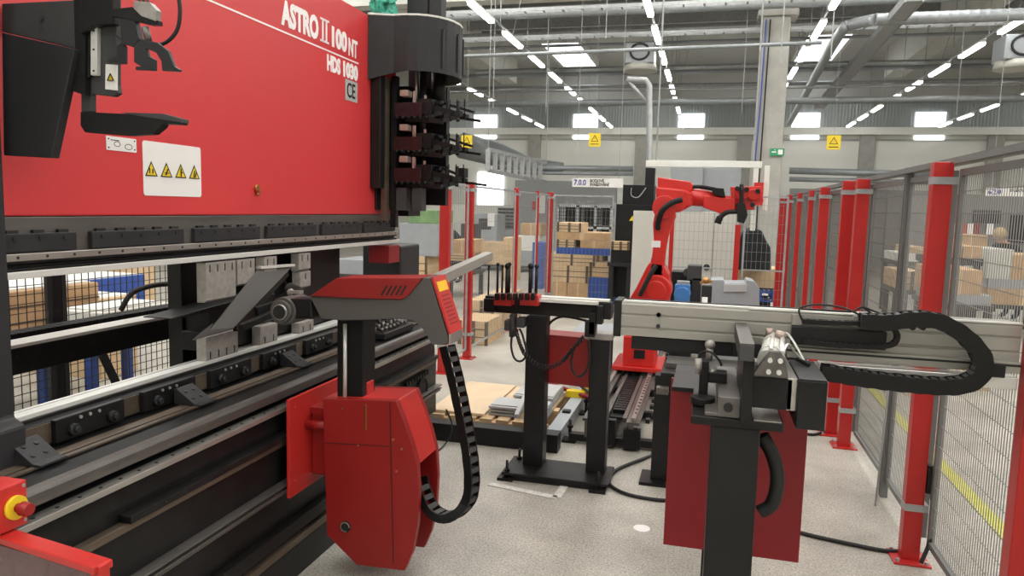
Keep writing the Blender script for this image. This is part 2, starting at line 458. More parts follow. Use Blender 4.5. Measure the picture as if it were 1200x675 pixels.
pipe('hanging_pipe', (-8, 17.8, 5.35), (2.2, 17.8, 5.45), 0.045, 'duct', 'short light pipe passing in front of the concrete column', 'pipe').location.x += 0
tag(MB().tube(spline([P(925, 145, z=6.0), P(955, 90, z=6.0), P(984, 40, z=6.0), P(998, 29, z=6.05), P(1026, 23, y=18.0)], 5), 0.125, 16).build('exhaust_duct', 'duct'), 'smooth round duct running away to the back wall, left of the cable tray', 'duct')
tr = MB()
ta, tb = P(1072, -6, z=6.0), P(960, 124, z=6.0)
tx = (ta.x+tb.x)/2
for sx in (-0.16, 0.16): tr.bar((ta.x+sx, ta.y, 5.95), (tb.x+sx, tb.y, 5.95), 0.03, 0.16)
tr.bar((ta.x, ta.y, 5.89), (tb.x, tb.y, 5.89), 0.30, 0.01)
for k in range(24): q = ta.lerp(tb, k/24.0); tr.box(q.x-0.16, q.x+0.16, q.y, q.y+0.04, 5.9, 5.94)
tag(tr.build('cable_tray', 'galv'), 'wide grey cable tray running away from the upper right to the column', 'cable tray')
for i, (y, z) in enumerate(((18.4, 6.55), (20.4, 6.35))):
    c = MB()
    for sx in (-0.12, 0.12): c.bar((-9, y+sx, z), (14, y+sx, z), 0.02, 0.08)
    for k in range(48): c.box(-9+0.48*k, -8.96+0.48*k, y-0.12, y+0.12, z-0.03, z)
    tag(c.build('cable_ladder', 'galv'), ['nearer of two cable ladders crossing high under the roof', 'farther of two cable ladders crossing high under the roof'][i], 'cable ladder')
# hangers
hang = [(560, 0, 14), (622, 21, 5.1), (640, 22, 5.1), (700, 25, 5), (1020, 22, 5.1), (1128, 22, 5.1)]
for i, (px, y, z) in enumerate(((578, 20, 5.0), (640, 21, 5.0), (707, 19.2, 6.6), (1122, 22, 5.0), (912, 16.5, 5.4), (970, 16.5, 5.4), (870, 21.5, 5.0))):
    p = P(px, 120, y=y)
    tag(MB().cyl((p.x, y, z-0.6), (p.x, y, ZC+0.5), 0.012, 6).build('hanger_rod', 'galv'),
        'thin vertical hanger rod, %s from the left of those hanging under the roof' % ordw[i], 'rod')
# sloping duct at left above the grippers
dpts = [P(540, 170, y=26.2), P(585, 182, y=26.3), P(620, 192, y=26.4), P(660, 196, y=26.5)]
tag(MB().tube(dpts, [0.48, 0.42, 0.24, 0.16], 16).build('exhaust_duct', 'duct'), 'fat silver duct tapering down beside the cable ladder at left of the back wall', 'duct')
lad = MB()
a, b = P(572, 175, y=19), P(640, 192, y=22.5)
lad.cyl((a.x, a.y, a.z), (a.x, a.y, ZC+0.5), 0.01, 6).cyl((b.x, b.y, b.z), (b.x, b.y, ZC+0.5), 0.01, 6)
for dz in (0, -0.55): lad.bar(a+Vector((0,0,dz)), b+Vector((0,0,dz)), 0.06, 0.1)
for k in range(9):
    q = a.lerp(b, k/9.0); lad.box(q.x-0.06, q.x+0.06, q.y-0.02, q.y+0.02, q.z-0.55, q.z)
tag(lad.build('hanging_cable_ladder', 'galv'), 'sloping light cable ladder below the yellow sign at left', 'cable ladder')
for (px0, py0, px1, py1, y, r, lab) in ((580, 196, 742, 198, 24, 0.09, 'white insulated pipe high behind the hanging numbered sign'),
                                 (590, 202, 742, 204, 24, 0.06, 'thinner white pipe just under the insulated pipe behind the sign'),
                                 (925, 200, 1100, 205, 24, 0.10, 'silver insulated pipe behind the right fence, upper of two'),
                                 (925, 210, 1100, 214, 24, 0.07, 'silver insulated pipe behind the right fence, lower of two')):
    tag(MB().tube([P(px0, py0, y=y), P(px1, py1, y=y)], r, 12).build('hanging_pipe', 'duct'), lab, 'pipe')
# heater units
def heater(px, py, y, lab):
    c = P(px, py, y=y)
    o = thing('air_heater', lab, 'heater', (c.x, c.y, c.z-0.35))
    MB().box(c.x-0.4, c.x+0.4, c.y-0.4, c.y+0.4, c.z-0.2, c.z+0.35).build('housing', 'mgrey', o, 0.02)
    MB().cyl((c.x, c.y, c.z-0.38), (c.x, c.y, c.z-0.2), 0.48, 24, 0.44).build('outlet_ring', 'beige', o)
    MB().tube([(c.x+0.26*math.cos(a*PI/8), c.y-0.42, c.z+0.1+0.22*math.sin(a*PI/8)) for a in range(16)], 0.03, 6, closed=True).build('fan_guard', 'char', o)
    f = MB()
    for sx in (-0.35, 0.35): f.cyl((c.x+sx, c.y, c.z+0.35), (c.x+sx, c.y, ZC+0.5), 0.01, 6)
    f.build('hanger', 'galv', o)
heater(751, 68, 22, 'boxy air heater with round outlet hanging beside the middle lamps')
heater(1192, 62, 20.3, 'boxy air heater with round outlet at the right edge under the roof')
# crane pole
y = 14.0
p = [P(761, 222, y=y), P(761, 100, y=y), P(757, 94, y=y), P(735, 93, y=y)]
o = thing('jib_pole', 'bent silver jib pole with a diagonal brace standing behind the black cabinet', 'pole', (p[0].x, y, 0))
MB().tube([(p[0].x, y, 0)] + p, 0.055, 12).build('pole', 'galv', o)
MB().tube([P(735, 93, y=y), P(760, 122, y=y)], 0.03, 8).build('brace', 'galv', o)
# hanging electrical warning signs
def tri(mb, c, r, u, s, th, n):
    """ring triangle on plane with right r, up u, normal n, side s"""
    r, u, n = Vector(r), Vector(u), Vector(n); c = Vector(c)
    pts = [c + r*(-s/2) + u*(-s*0.36), c + r*(s/2) + u*(-s*0.36), c + u*(s*0.5)]
    cen = sum(pts, Vector())/3
    inn = [cen + (q-cen)*(1-th) for q in pts]
    v = pts + inn + [q+n*0.002 for q in pts] + [q+n*0.002 for q in inn]
    f = []
    for i in range(3):
        j = (i+1) % 3
        f += [(i, j, 3+j, 3+i), (6+i, 6+j, 9+j, 9+i), (i, j, 6+j, 6+i), (3+i, 3+j, 9+j, 9+i)]
    mb.add(v, f); return pts
def warn_sign(px, py, y, lab, s=0.16):
    c = P(px, py, y=y)
    o = thing('warning_sign', lab, 'sign', (c.x, c.y, c.z-s*1.1))
    MB().prism(rounded(c.x-s, c.x+s, c.z-s*1.1, c.z+s*1.1, 0.02), 'y', c.y-0.004, c.y+0.004).build('plate', 'yellow', o)
    g = MB(); tri(g, (c.x, c.y-0.006, c.z+s*0.2), (1,0,0), (0,0,1), s*1.3, 0.25, (0,-1,0))
    g.bar((c.x+0.01, c.y-0.007, c.z+s*0.5), (c.x-0.01, c.y-0.007, c.z+0.03), 0.003, 0.014, (0,1,0))
    g.box(c.x-s*0.7, c.x+s*0.7, c.y-0.007, c.y-0.005, c.z-s*0.75, c.z-s*0.62)
    g.build('pictogram', 'ink', o)
    MB().cyl((c.x, c.y, c.z+s), (c.x, c.y, ZC+0.5), 0.004, 5).build('hanging_wire', 'galv', o)
warn_sign(547, 166, 20, 'yellow electrical warning sign hanging leftmost, close to the gripper rack')
warn_sign(697, 164, 20, 'yellow electrical warning sign hanging in the middle, left of the jib pole')
warn_sign(977, 167, 20, 'yellow electrical warning sign hanging right of the concrete column')
# hanging area sign with lettering
def area_sign(px0, px1, py0, py1, y, big, l1, l2, lab):
    a = P(px0, py0, y=y); b = P(px1, py1, y=y)
    o = thing('hanging_sign', lab, 'sign', ((a.x+b.x)/2, y, b.z))
    box(a.x, b.x, y-0.006, y+0.006, b.z, a.z).build('board', 'white', o)
    h = a.z-b.z; w = b.x-a.x
    text('lettering', big, 'ink_b', h*0.85, (a.x+w*0.03, y-0.009, b.z+h*0.22), (1,0,0), (0,0,1), o, xs=0.85, bold=0.003)
    text('lettering', l1, 'ink', h*0.46, (a.x+w*0.35, y-0.009, b.z+h*0.56), (1,0,0), (0,0,1), o, xs=0.85, bold=0.002)
    text('lettering', l2, 'ink', h*0.46, (a.x+w*0.35, y-0.009, b.z+h*0.14), (1,0,0), (0,0,1), o, xs=0.85, bold=0.002)
    f = MB()
    for t in (0.08, 0.92): f.cyl((a.x+w*t, y, a.z), (a.x+w*t, y, ZC+0.5), 0.004, 5)
    f.build('hanging_wire', 'galv', o)
area_sign(671, 730, 208.5, 220, 12, '7.0.0', 'BODOVÉ', 'SVAŘOVÁNÍ', 'white hanging sign reading 7.0.0 above the shelves')
area_sign(1156, 1235, 220, 231, 13, '6.2.0', 'SVAŘOVNA', '', 'white hanging sign reading 6.2.0 seen through the right fence')
c = P(911, 178, y=19.9)
o = thing('exit_sign', 'small green escape sign on the concrete column', 'sign', (c.x, 19.98, c.z-0.1))
box(c.x-0.17, c.x+0.17, 19.95, 19.99, c.z-0.09, c.z+0.09).build('plate', 'greensign', o)
g = MB().box(c.x+0.02, c.x+0.13, 19.94, 19.95, c.z-0.06, c.z+0.06)
g.bar((c.x-0.13, 19.945, c.z), (c.x-0.02, 19.945, c.z), 0.004, 0.03)
g.sphere((c.x-0.06, 19.945, c.z+0.05), 0.014, 8, 6); g.build('pictogram', 'white', o)
# cables on the column
for i, dx in enumerate((-0.22, -0.12)):
    tag(MB().tube(spline([(1.36+dx, 19.93, 6.5), (1.34+dx, 19.93, 4.5), (1.36+dx*1.3, 19.93, 2.4), (1.34+dx, 19.93, 0.9)]), 0.018, 6).build('power_cord', ['blue', 'rubber'][i]),
        ['blue cable running down the front of the concrete column', 'black cable running down the front of the concrete column'][i], 'cable')

# ------------------------------------------------------------------ PRESS BRAKE
XRm = -2.10
press = thing('press_brake', 'huge red press brake with black steel bed filling the left side', 'press brake', (-2.3, 3.3, 0))
ram = box(-2.30, XRm, 1.80, 4.78, 1.632, 2.862).build('ram', 'red_ram', press, 0.006)
lb = box(-2.28, XRm-0.004, 1.78, 4.78, 1.49, 1.630).build('ram_lower_beam', 'steel_d', press, 0.003)
ys = [1.60, 2.14, 2.68, 3.215, 3.75, 4.28]
for yy in ys:
    y1 = min(yy+0.475, 4.77)
    c = box(XRm-0.01, XRm+0.014, yy, y1, 1.518, 1.578).build('clamp_block', 'char', press, 0.003)
    n = 5; bo = MB()
    for k in range(n):
        q = yy + (y1-yy)*(k+0.5)/n
        bo.cyl((XRm+0.01, q, 1.562), (XRm+0.018, q, 1.562), 0.008, 10)
        bo.box(XRm-0.005, XRm+0.008, q-0.02, q+0.02, 1.578, 1.588)
    bo.each('bolt', 'ink', c, k=2)
b = box(-2.20, XRm+0.010, 1.78, 4.80, 1.490, 1.514).build('clamp_strip', 'steel', press, 0.002)
g = MB()
for k in range(28): g.cyl((XRm+0.008, 1.85+0.108*k, 1.502), (XRm+0.0115, 1.85+0.108*k, 1.502), 0.005, 8)
g.build('screw_holes', 'ink', b)
MB().prism([(XRm-0.06, 1.49), (XRm+0.006, 1.49), (XRm+0.006, 1.482), (XRm-0.012, 1.478), (XRm-0.012, 1.470), (XRm+0.006, 1.466), (XRm+0.006, 1.458), (XRm-0.06, 1.45)], 'y', 1.78, 4.80).build('punch_holder', 'black_m', press, 0.001)
MB().prism([(XRm-0.05, 1.457), (XRm+0.008, 1.457), (XRm+0.008, 1.434), (XRm-0.05, 1.43)], 'y', 1.78, 4.85).build('punch_rail', 'steel_b', press, 0.002)
box(XRm-0.12, XRm+0.03, 4.62, 4.80, 1.30, 1.42).build('ram_end_stop', 'red_dark', press, 0.005)
# ram markings
LR = (0, 1, 0); LU = (0, 0, 1)
def rlabel(y0, y1, z0, z1, m, r=0.01, x=XRm+0.0025):
    return MB().prism(rounded(y0, y1, z0, z1, r), 'x', XRm-0.001, x)
pl = rlabel(2.407, 2.742, 1.709, 1.918, 'white', 0.012).build('warning_plate', 'white', ram)
for i in range(4):
    yy = 2.448 + 0.083*i
    g = MB(); pts = tri(g, (XRm+0.003, yy, 1.808), LR, LU, 0.066, 0.2, (1,0,0))
    g.build('warning_triangle', 'ink', pl)
    MB().add([q + Vector((0.0012, 0, 0)) for q in pts] + [q for q in pts], [(0,1,2),(3,4,5),(0,1,4,3),(1,2,5,4),(2,0,3,5)]).build('triangle_field', 'yellow', pl)
    s = MB()
    if i == 0:
        s.box(XRm+0.004, XRm+0.006, yy-0.012, yy-0.008, 1.795, 1.815).box(XRm+0.004, XRm+0.006, yy+0.004, yy+0.009, 1.795, 1.812)
    elif i == 1: s.bar((XRm+0.005, yy-0.006, 1.792), (XRm+0.005, yy+0.006, 1.816), 0.003, 0.006, (1,0,0)).bar((XRm+0.005, yy-0.012, 1.80), (XRm+0.005, yy+0.012, 1.80), 0.003, 0.004, (1,0,0))
    elif i == 2: s.bar((XRm+0.005, yy, 1.79), (XRm+0.005, yy, 1.822), 0.003, 0.006, (1,0,0)).bar((XRm+0.005, yy, 1.812), (XRm+0.005, yy+0.01, 1.805), 0.003, 0.004, (1,0,0))
    else: s.bar((XRm+0.005, yy-0.006, 1.79), (XRm+0.005, yy, 1.818), 0.003, 0.005, (1,0,0)).bar((XRm+0.005, yy+0.003, 1.79), (XRm+0.005, yy+0.009, 1.81), 0.003, 0.005, (1,0,0))
    s.build('pictogram', 'ink', pl)
pl = rlabel(2.230, 2.375, 1.868, 1.918, 'white', 0.003).build('instruction_plate', 'white', ram)
g = MB()
for (yy, zz) in ((2.24, 1.908), (2.365, 1.910), (2.24, 1.877), (2.365, 1.878)): g.cyl((XRm+0.002, yy, zz), (XRm+0.004, yy, zz), 0.003, 8)
g.bar((XRm+0.003, 2.25, 1.905), (XRm+0.003, 2.29, 1.905), 0.001, 0.003)
g.tube([(XRm+0.003, 2.28+0.014*math.cos(a*PI/6), 1.892+0.009*math.sin(a*PI/6)) for a in range(12)], 0.0012, 5, closed=True)
g.tube([(XRm+0.003, 2.335+0.018*math.cos(a*PI/6), 1.886+0.010*math.sin(a*PI/6)) for a in range(12)], 0.0012, 5, closed=True)
g.build('drawing', 'ink', pl)
MB().box(XRm-0.001, XRm+0.002, 2.30, 4.215, 2.538, 2.546).build('white_line', 'lett', ram)
def ram_text(s, y0, y1, z, h, m='lett', bold=0.004, x=XRm+0.001):
    o = text('lettering', s, m, h*1.38, (x, 0, z), LR, LU, ram, depth=0.003, bold=bold)
    ysv = [v.co.y for v in o.data.vertices]; a, b = min(ysv), max(ysv)
    off = wloc(ram).y
    for v in o.data.vertices: v.co.y = (y0-off) + (v.co.y-a)/(b-a)*(y1-y0)
    return o
ram_text('ASTRO', 3.37, 3.735, 2.582, 0.115, bold=0.008)
roman = MB()
for yy in (3.775, 3.815): roman.box(XRm, XRm+0.003, yy, yy+0.014, 2.582, 2.700)
roman.box(XRm, XRm+0.003, 3.755, 3.850, 2.578, 2.588).box(XRm, XRm+0.003, 3.755, 3.850, 2.694, 2.704)
roman.build('roman_numeral_lettering', 'lett', ram)
ram_text('100', 3.885, 4.065, 2.582, 0.105, bold=0.007)
ram_text('NT', 4.085, 4.20, 2.570, 0.10)
ram_text('HDS', 3.83, 3.985, 2.440, 0.082, bold=0.006)
ram_text('1030', 4.02, 4.205, 2.440, 0.082, bold=0.006)
pl = rlabel(4.045, 4.20, 2.305, 2.425, 'grey_l', 0.004).build('conformity_plate', 'grey_l', ram)
o = text('lettering', 'CE', 'ink', 0.12, (XRm+0.003, 4.06, 2.325), LR, LU, pl, xs=0.75, bold=0.002)
k = MB().cyl((XRm, 3.143, 1.76), (XRm+0.012, 3.143, 1.76), 0.016, 12)
k.box(XRm+0.012, XRm+0.03, 3.128, 3.150, 1.742, 1.75).cyl((XRm, 3.143, 1.735), (XRm+0.02, 3.143, 1.732), 0.008, 10); k.build('key_switch', 'copper', ram)
# side frames
MB().prism([(-2.45, 0.80), (-1.99, 0.80), (-1.99, 1.0), (-2.03, 1.02), (-2.03, 2.8), (-2.45, 2.8)], 'y', 1.45, 1.765).build('side_frame', 'char', press, 0.01)
box(-2.35, -2.0, 1.45, 1.75, 0.0, 0.80).build('side_frame_base', 'black', press, 0.01)
fr = box(-2.42, -2.12, 4.93, 5.30, 0.2, 1.405).build('side_frame', 'char', press, 0.015)
# dark blocks and posts behind the tools
for (y0, y1, x) in ((2.98, 3.15, -2.40), (3.9, 4.4, -2.32), (3.50, 3.70, -2.36)):
    box(x-0.08, x, y0, y1, 0.85, 1.47).build('rear_column', 'black', press, 0.005)
MB().box(-2.44, -2.42, 3.0, 4.4, 0.9, 1.47).build('tool_magazine_housing', 'black', press, 0.005)
# punches and dies
def tool(y0, y1, z0, z1, name, kerfs):
    o = MB().prism([(XRm-0.045, z1), (XRm+0.004, z1), (XRm+0.004, z0+0.01), (XRm-0.01, z0), (XRm-0.045, z0)], 'y', y0, y1).build(name, 'toolst', press, 0.002)
    g = MB()
    for i in range(kerfs):
        q = y0+(y1-y0)*(i+0.5)/kerfs
        zz = z1-0.02 if name == 'punch' else (z0+0.035)
        g.box(XRm+0.002, XRm+0.0055, q-0.003, q+0.003, zz-0.022, zz+0.01)
    g.build('kerf_marks', 'ink', o); return o
tool(2.76, 2.97, 1.25, 1.425, 'punch', 4); tool(2.985, 3.12, 1.30, 1.425, 'punch', 2)
tool(3.20, 3.31, 1.34, 1.425, 'punch', 2); tool(3.52, 3.64, 1.33, 1.425, 'punch', 2)
tool(3.53, 3.64, 1.235, 1.325, 'punch', 1)
tool(2.75, 2.98, 0.985, 1.10, 'die', 4); tool(3.16, 3.31, 0.985, 1.085, 'die', 2); tool(3.52, 3.67, 0.985, 1.05, 'die', 2)
# bed
XB = -1.78
bed = MB().prism([(-2.25, 0.86), (-1.80, 0.88), (-1.785, 0.87), (-1.785, 0.832), (-1.84, 0.825), (-1.84, 0.80), (-1.80, 0.80), (-1.79, 0.70), (-1.79, 0.64),
      (-1.78, 0.62), (-1.78, 0.46), (-1.775, 0.265), (-2.35, 0.265)], 'y', 1.46, 4.78).build('bed', 'black_m', press, 0.004)
MB().prism([(-1.80, 0.886), (-1.782, 0.880), (-1.776, 0.868), (-1.776, 0.834), (-1.80, 0.834)], 'y', 1.46, 4.78).build('bed_lip', 'steel_d', press, 0.001)
MB().box(-1.93, -1.91, 1.46, 4.78, 0.88, 0.886).box(-1.99, -1.945, 1.46, 4.78, 0.88, 0.884).build('ledge_rail', 'brown', press)
r = box(-1.80, -1.752, 1.46, 4.70, 0.782, 0.803).build('linear_rail', 'steel', press, 0.002)
g = MB()
for k in range(40): g.cyl((-1.775, 1.5+0.08*k, 0.8025), (-1.775, 1.5+0.08*k, 0.8045), 0.006, 8)
g.build('screw_holes', 'ink', r)
r = box(-1.79, -1.74, 1.90, 4.72, 0.655, 0.680).build('gear_rack', 'black_m', press, 0.002)
g = MB()
for k in range(28): g.cyl((-1.743, 1.96+0.1*k, 0.668), (-1.738, 1.96+0.1*k, 0.668), 0.005, 8)
g.build('screw_heads', 'ink', r)
box(-1.79, -1.755, 1.46, 4.72, 0.628, 0.654).build('rack_strip', 'brown', press, 0.002)
MB().box(-1.785, -1.735, 1.46, 4.78, 0.452, 0.460).box(-1.785, -1.735, 1.46, 4.78, 0.432, 0.438).box(-1.785, -1.745, 1.46, 4.78, 0.415, 0.425).build('lower_slide_rail', 'steel_d', press, 0.001)
MB().prism([(-1.80, 0.262), (-1.735, 0.262), (-1.728, 0.21), (-1.80, 0.19)], 'y', 1.46, 3.60).build('base_cover', 'black_m', press, 0.002)
box(-1.80, -1.722, 1.46, 3.60, 0.155, 0.185).build('base_rail', 'brown', press, 0.002)
box(-2.3, -1.726, 1.46, 3.55, 0.0, 0.15).build('base_beam', 'black', press, 0.003)
MB().box(-2.3, -1.85, 3.55, 4.7, 0.05, 0.27).box(-2.2, -2.0, 4.55, 4.7, 0.0, 0.05).build('base_foot', 'black', press)
# die rail and holder
MB().prism([(-2.19, 0.875), (-2.075, 0.875), (-2.075, 0.955), (-2.09, 0.962), (-2.09, 0.975), (-2.19, 0.975)], 'y', 1.76, 4.85).build('die_holder', 'black_m', press, 0.002)
MB().box(-2.145, -2.098, 1.76, 4.88, 0.975, 0.992).box(-2.188, -2.176, 1.76, 4.88, 0.975, 0.986).build('die_rail', 'steel_b', press, 0.002)
box(-2.08, -2.066, 1.76, 4.82, 0.885, 0.953).build('die_rail_face', 'brown', press)
for i in range(8):
    y0 = 1.92 + 0.395*i; y1 = y0 + 0.30
    if y1 > 4.85: break
    c = box(-2.066, -2.045, y0, y1, 0.882, 0.962).build('die_clamp', 'black_m', press, 0.003)
    g = MB()
    for q in (y0+0.065, y1-0.065):
        g.cyl((-2.045, q, 0.915), (-2.028, q, 0.915), 0.020, 14).cyl((-2.028, q, 0.915), (-2.016, q, 0.915), 0.011, 10)
    g.each('clamp_knob', 'char', c, k=2)
    g = MB()
    for q in (0.10, 0.14, 0.18): g.cyl((-2.045, y0+q, 0.948), (-2.040, y0+q, 0.948), 0.006, 8)
    g.each('bolt', 'toolst', c)
for y0 in (1.79, 2.52, 3.28, 4.02, 4.62):
    b = MB().prism([(-2.02, 0.945), (-2.01, 0.95), (-1.925, 0.894), (-1.895, 0.893), (-1.895, 0.885), (-2.02, 0.885)], 'y', y0-0.07, y0+0.03).build('angle_bracket', 'char', press, 0.002)
    g = MB()
    for (qx, qy) in ((-1.985, -0.045), (-1.95, -0.045), (-1.985, 0.0), (-1.95, 0.0)):
        zz = 0.95 - (qx+2.01)/0.085*0.056
        g.cyl((qx, y0+qy, zz-0.002), (qx+0.0015, y0+qy, zz+0.0022), 0.008, 10)
    g.build('holes', 'ink', b)
# things lying on the bed's far end: control block with hoses
o = thing('valve_block', 'black valve block with small fittings on the far end of the press bed', 'valve', (-1.93, 4.3, 0.885))
box(-1.97, -1.84, 4.05, 4.5, 0.886, 0.925).build('body', 'black', o, 0.005)
g = MB()
for k in range(7):
    q = 4.08+0.06*k
    g.cyl((-1.92, q, 0.925), (-1.92, q, 0.955+0.01*(k % 3)), 0.012, 8).sphere((-1.88, q+0.02, 0.94), 0.013, 8, 6)
g.each('fitting', 'steel_d', o)
g = MB()
for k in range(3): g.tube(spline([(-1.93, 4.1+0.1*k, 0.95), (-1.97, 4.13+0.1*k, 1.0), (-2.0, 4.25+0.1*k, 0.97), (-1.93, 4.35+0.05*k, 0.95)]), 0.007, 6)
g.build('hose', 'rubber', o)
# cable chain and opening on the bed's far side
o = MB().box(-1.776, -1.765, 4.2, 4.6, 0.57, 0.60)
for k in range(9): o.box(-1.766, -1.755, 4.2+0.045*k, 4.225+0.045*k, 0.572, 0.598)
o.build('cable_duct', 'plastic', press)
MB().tube([(-1.77, 4.5+0.07*math.cos(a*PI/8), 0.49+0.07*math.sin(a*PI/8)) for a in range(16)], 0.012, 8, closed=True).cyl((-1.79, 4.5, 0.49), (-1.765, 4.5, 0.49), 0.06, 18).build('cable_port', 'plastic', press)
# backgauge behind the dies
bg = MB().box(-2.86, -2.74, 2.0, 4.2, 0.955, 1.065)
for k in range(20): bg.cyl((-2.742, 2.1+0.1*k, 1.03), (-2.737, 2.1+0.1*k, 1.03), 0.006, 8)
bg.build('backgauge_beam', 'black_m', press, 0.002)
box(-2.86, -2.745, 2.0, 3.35, 1.066, 1.08).build('backgauge_top', 'steel_b', press, 0.001)
ch = MB()
for k in range(40): ch.box(-3.15, -3.05, 2.2+0.05*k, 2.243+0.05*k, 1.012, 1.062)
ch.build('backgauge_cable_chain', 'plastic', press)
box(-3.3, -3.02, 2.0, 4.3, 0.98, 1.010).build('backgauge_shelf', 'black', press)
MB().prism([(3.0, 1.18), (3.42, 1.20), (3.42, 1.22), (3.0, 1.21), (2.66, 1.19), (2.66, 1.185)], 'x', -2.34, -2.20).build('backgauge_finger', 'black_m', press, 0.002)
MB().box(-2.34, -2.16, 2.9, 3.9, 1.0, 1.09).box(-2.4, -2.26, 3.0, 3.55, 1.0, 1.2).build('backgauge_slide', 'black', press, 0.004)
MB().tube(spline([(-3.0, 3.25, 1.1), (-2.95, 3.3, 1.20), (-2.85, 3.45, 1.23), (-2.75, 3.55, 1.17), (-2.68, 3.55, 1.0), (-2.6, 3.6, 0.92)]), 0.014, 8).build('backgauge_hose', 'rubber', press)

# ------------------------------------------------------------------ sheet work piece at the bend line
o = thing('bent_sheet', 'dark tilted sheet plate leaning up between the punches and the dies', 'metal sheet', (-2.05, 2.95, 1.10))
a, b, c, d = P(243, 392, x=-2.03), P(274, 384, x=-2.03), P(343, 312, x=-2.10), P(303, 315, x=-2.10)
e, f_ = P(226, 397, x=-2.03), P(262, 389, x=-2.03)
def slab(mb, q, n, t):
    q = [Vector(v) for v in q]; n = Vector(n).normalized()*t
    k = len(q)
    return mb.add(q + [v - n for v in q], [tuple(range(k)), tuple(range(2*k-1, k-1, -1))] + [(i, (i+1) % k, (i+1) % k + k, i+k) for i in range(k)])
s = MB(); slab(s, [a, b, c, d], (1, 0.2, 0.6), 0.012); slab(s, [e, b, a + Vector((0,0.01,0.02)), P(250, 378, x=-2.03)], (0.2, 0, 1), 0.008)
s.build('plate', 'armgrey', o, 0.001)
s = MB(); s.bar(c + Vector((0,0,0.006)), d + Vector((0,0,0.006)), 0.03, 0.012); s.build('top_edge', 'steel_b', o)
s = MB(); s.tube([P(331, 326, x=-2.12), P(337, 336, x=-2.12)], 0.008, 6); s.bar(P(275, 385, x=-2.06), P(336, 320, x=-2.12), 0.02, 0.03); s.build('stiffener', 'black_m', o)

# ------------------------------------------------------------------ sheet-handling robot on the bed
rob = thing('bending_robot', 'red box-shaped gantry robot with grey and red arm travelling on the press bed', 'robot', (-1.6, 2.95, 0.8))
YA = 2.90
pc = lambda pts, y: [(P(a, b, y=y).x, P(a, b, y=y).z) for a, b in pts]
mp = MB().prism([(2.79, 0.40), (3.42, 0.40), (3.42, 0.845), (2.79, 0.845)], 'x', -1.728, -1.712)
for z in (0.47, 0.8): mp.cyl((-1.712, 2.83, z), (-1.706, 2.83, z), 0.007, 8)
mp.build('mounting_plate', 'red', rob, 0.004)
MB().box(-1.712, -1.58, 2.97, 3.15, 0.45, 0.76).build('bracket', 'red_box', rob, 0.01)
MB().cyl((-1.712, 2.93, 0.70), (-1.59, 2.93, 0.70), 0.02, 12).box(-1.72, -1.60, 2.96, 3.1, 0.74, 0.77).build('carriage_bearing', 'red_box', rob)
face = pc([(378,467),(464,470),(474,495),(483,522),(489,546),(491,580),(489,616),(483,648),(474,669),(418,662),(383,627)], YA)
body = MB().prism(face, 'y', YA, YA+0.035)
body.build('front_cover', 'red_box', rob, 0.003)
top = [face[0], face[1], face[2], face[3], face[4]]
side = MB().prism([face[0], face[1], face[2], face[3], face[4], (face[4][0]-0.02, face[4][1]), (face[3][0]-0.02, face[3][1]), (face[1][0]-0.02, face[1][1]-0.02), (face[0][0], face[0][1]-0.02)], 'y', YA+0.035, YA+0.235)
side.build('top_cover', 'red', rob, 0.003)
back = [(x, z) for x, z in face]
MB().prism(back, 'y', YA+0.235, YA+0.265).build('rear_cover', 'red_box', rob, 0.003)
bx = face[0][0]
MB().box(bx, bx+0.05, YA+0.035, YA+0.235, face[-1][1], face[0][1]-0.02).box(bx+0.03, bx+0.30, YA+0.06, YA+0.22, 0.25, 0.80).build('inner_housing', 'red_dark', rob)
g = MB()
for a, b in ((401, 479), (420, 522), (461, 515), (471, 526), (465, 552)):
    q = P(a, b, y=YA); g.cyl((q.x, YA-0.004, q.z), (q.x, YA, q.z), 0.0055, 8)
q0, q1 = P(429, 474, y=YA), P(429, 504, y=YA)
g.tube([(q0.x, YA-0.003, q0.z), (q1.x, YA-0.003, q1.z)], 0.004, 6)
g.each('rivet', 'copper', rob)
q = P(405, 617, y=YA)
k = MB().cyl((q.x, YA-0.006, q.z), (q.x, YA, q.z), 0.026, 24).cyl((q.x, YA-0.012, q.z), (q.x, YA-0.004, q.z), 0.013, 16)
k.build('rotary_switch', 'ink', rob)
MB().tube([(q.x+0.021*math.cos(a*PI/10), YA-0.007, q.z+0.021*math.sin(a*PI/10)) for a in range(17)], 0.0022, 6).build('switch_scale', 'steel', rob)
s0, s1 = P(457, 470, y=YA), P(461, 664, y=YA)
MB().bar((s0.x, YA-0.0005, s0.z-0.004), (s1.x, YA-0.0005, s1.z+0.01), 0.003, 0.003).bar((face[0][0]+0.01, YA-0.0005, P(400, 521, y=YA).z), (P(457, 523, y=YA).x, YA-0.0005, P(457, 523, y=YA).z), 0.003, 0.002).build('cover_seam', 'ink', rob)
# column
x0, x1 = P(395, 400, y=2.95).x, P(425, 400, y=2.95).x
MB().box(x0, x1, 2.95, 3.08, 0.78, 1.20).build('lift_column', 'plastic', rob, 0.004)
xr = P(405, 400, y=2.94).x
MB().cyl((xr, 2.935, 0.82), (xr, 2.935, 1.17), 0.009, 12).build('guide_rod', 'steel_b', rob)
q = P(427, 452, y=3.0)
MB().box(q.x-0.005, q.x+0.02, 2.99, 3.06, 0.84, 0.90).build('bracket_tab', 'red', rob, 0.004)
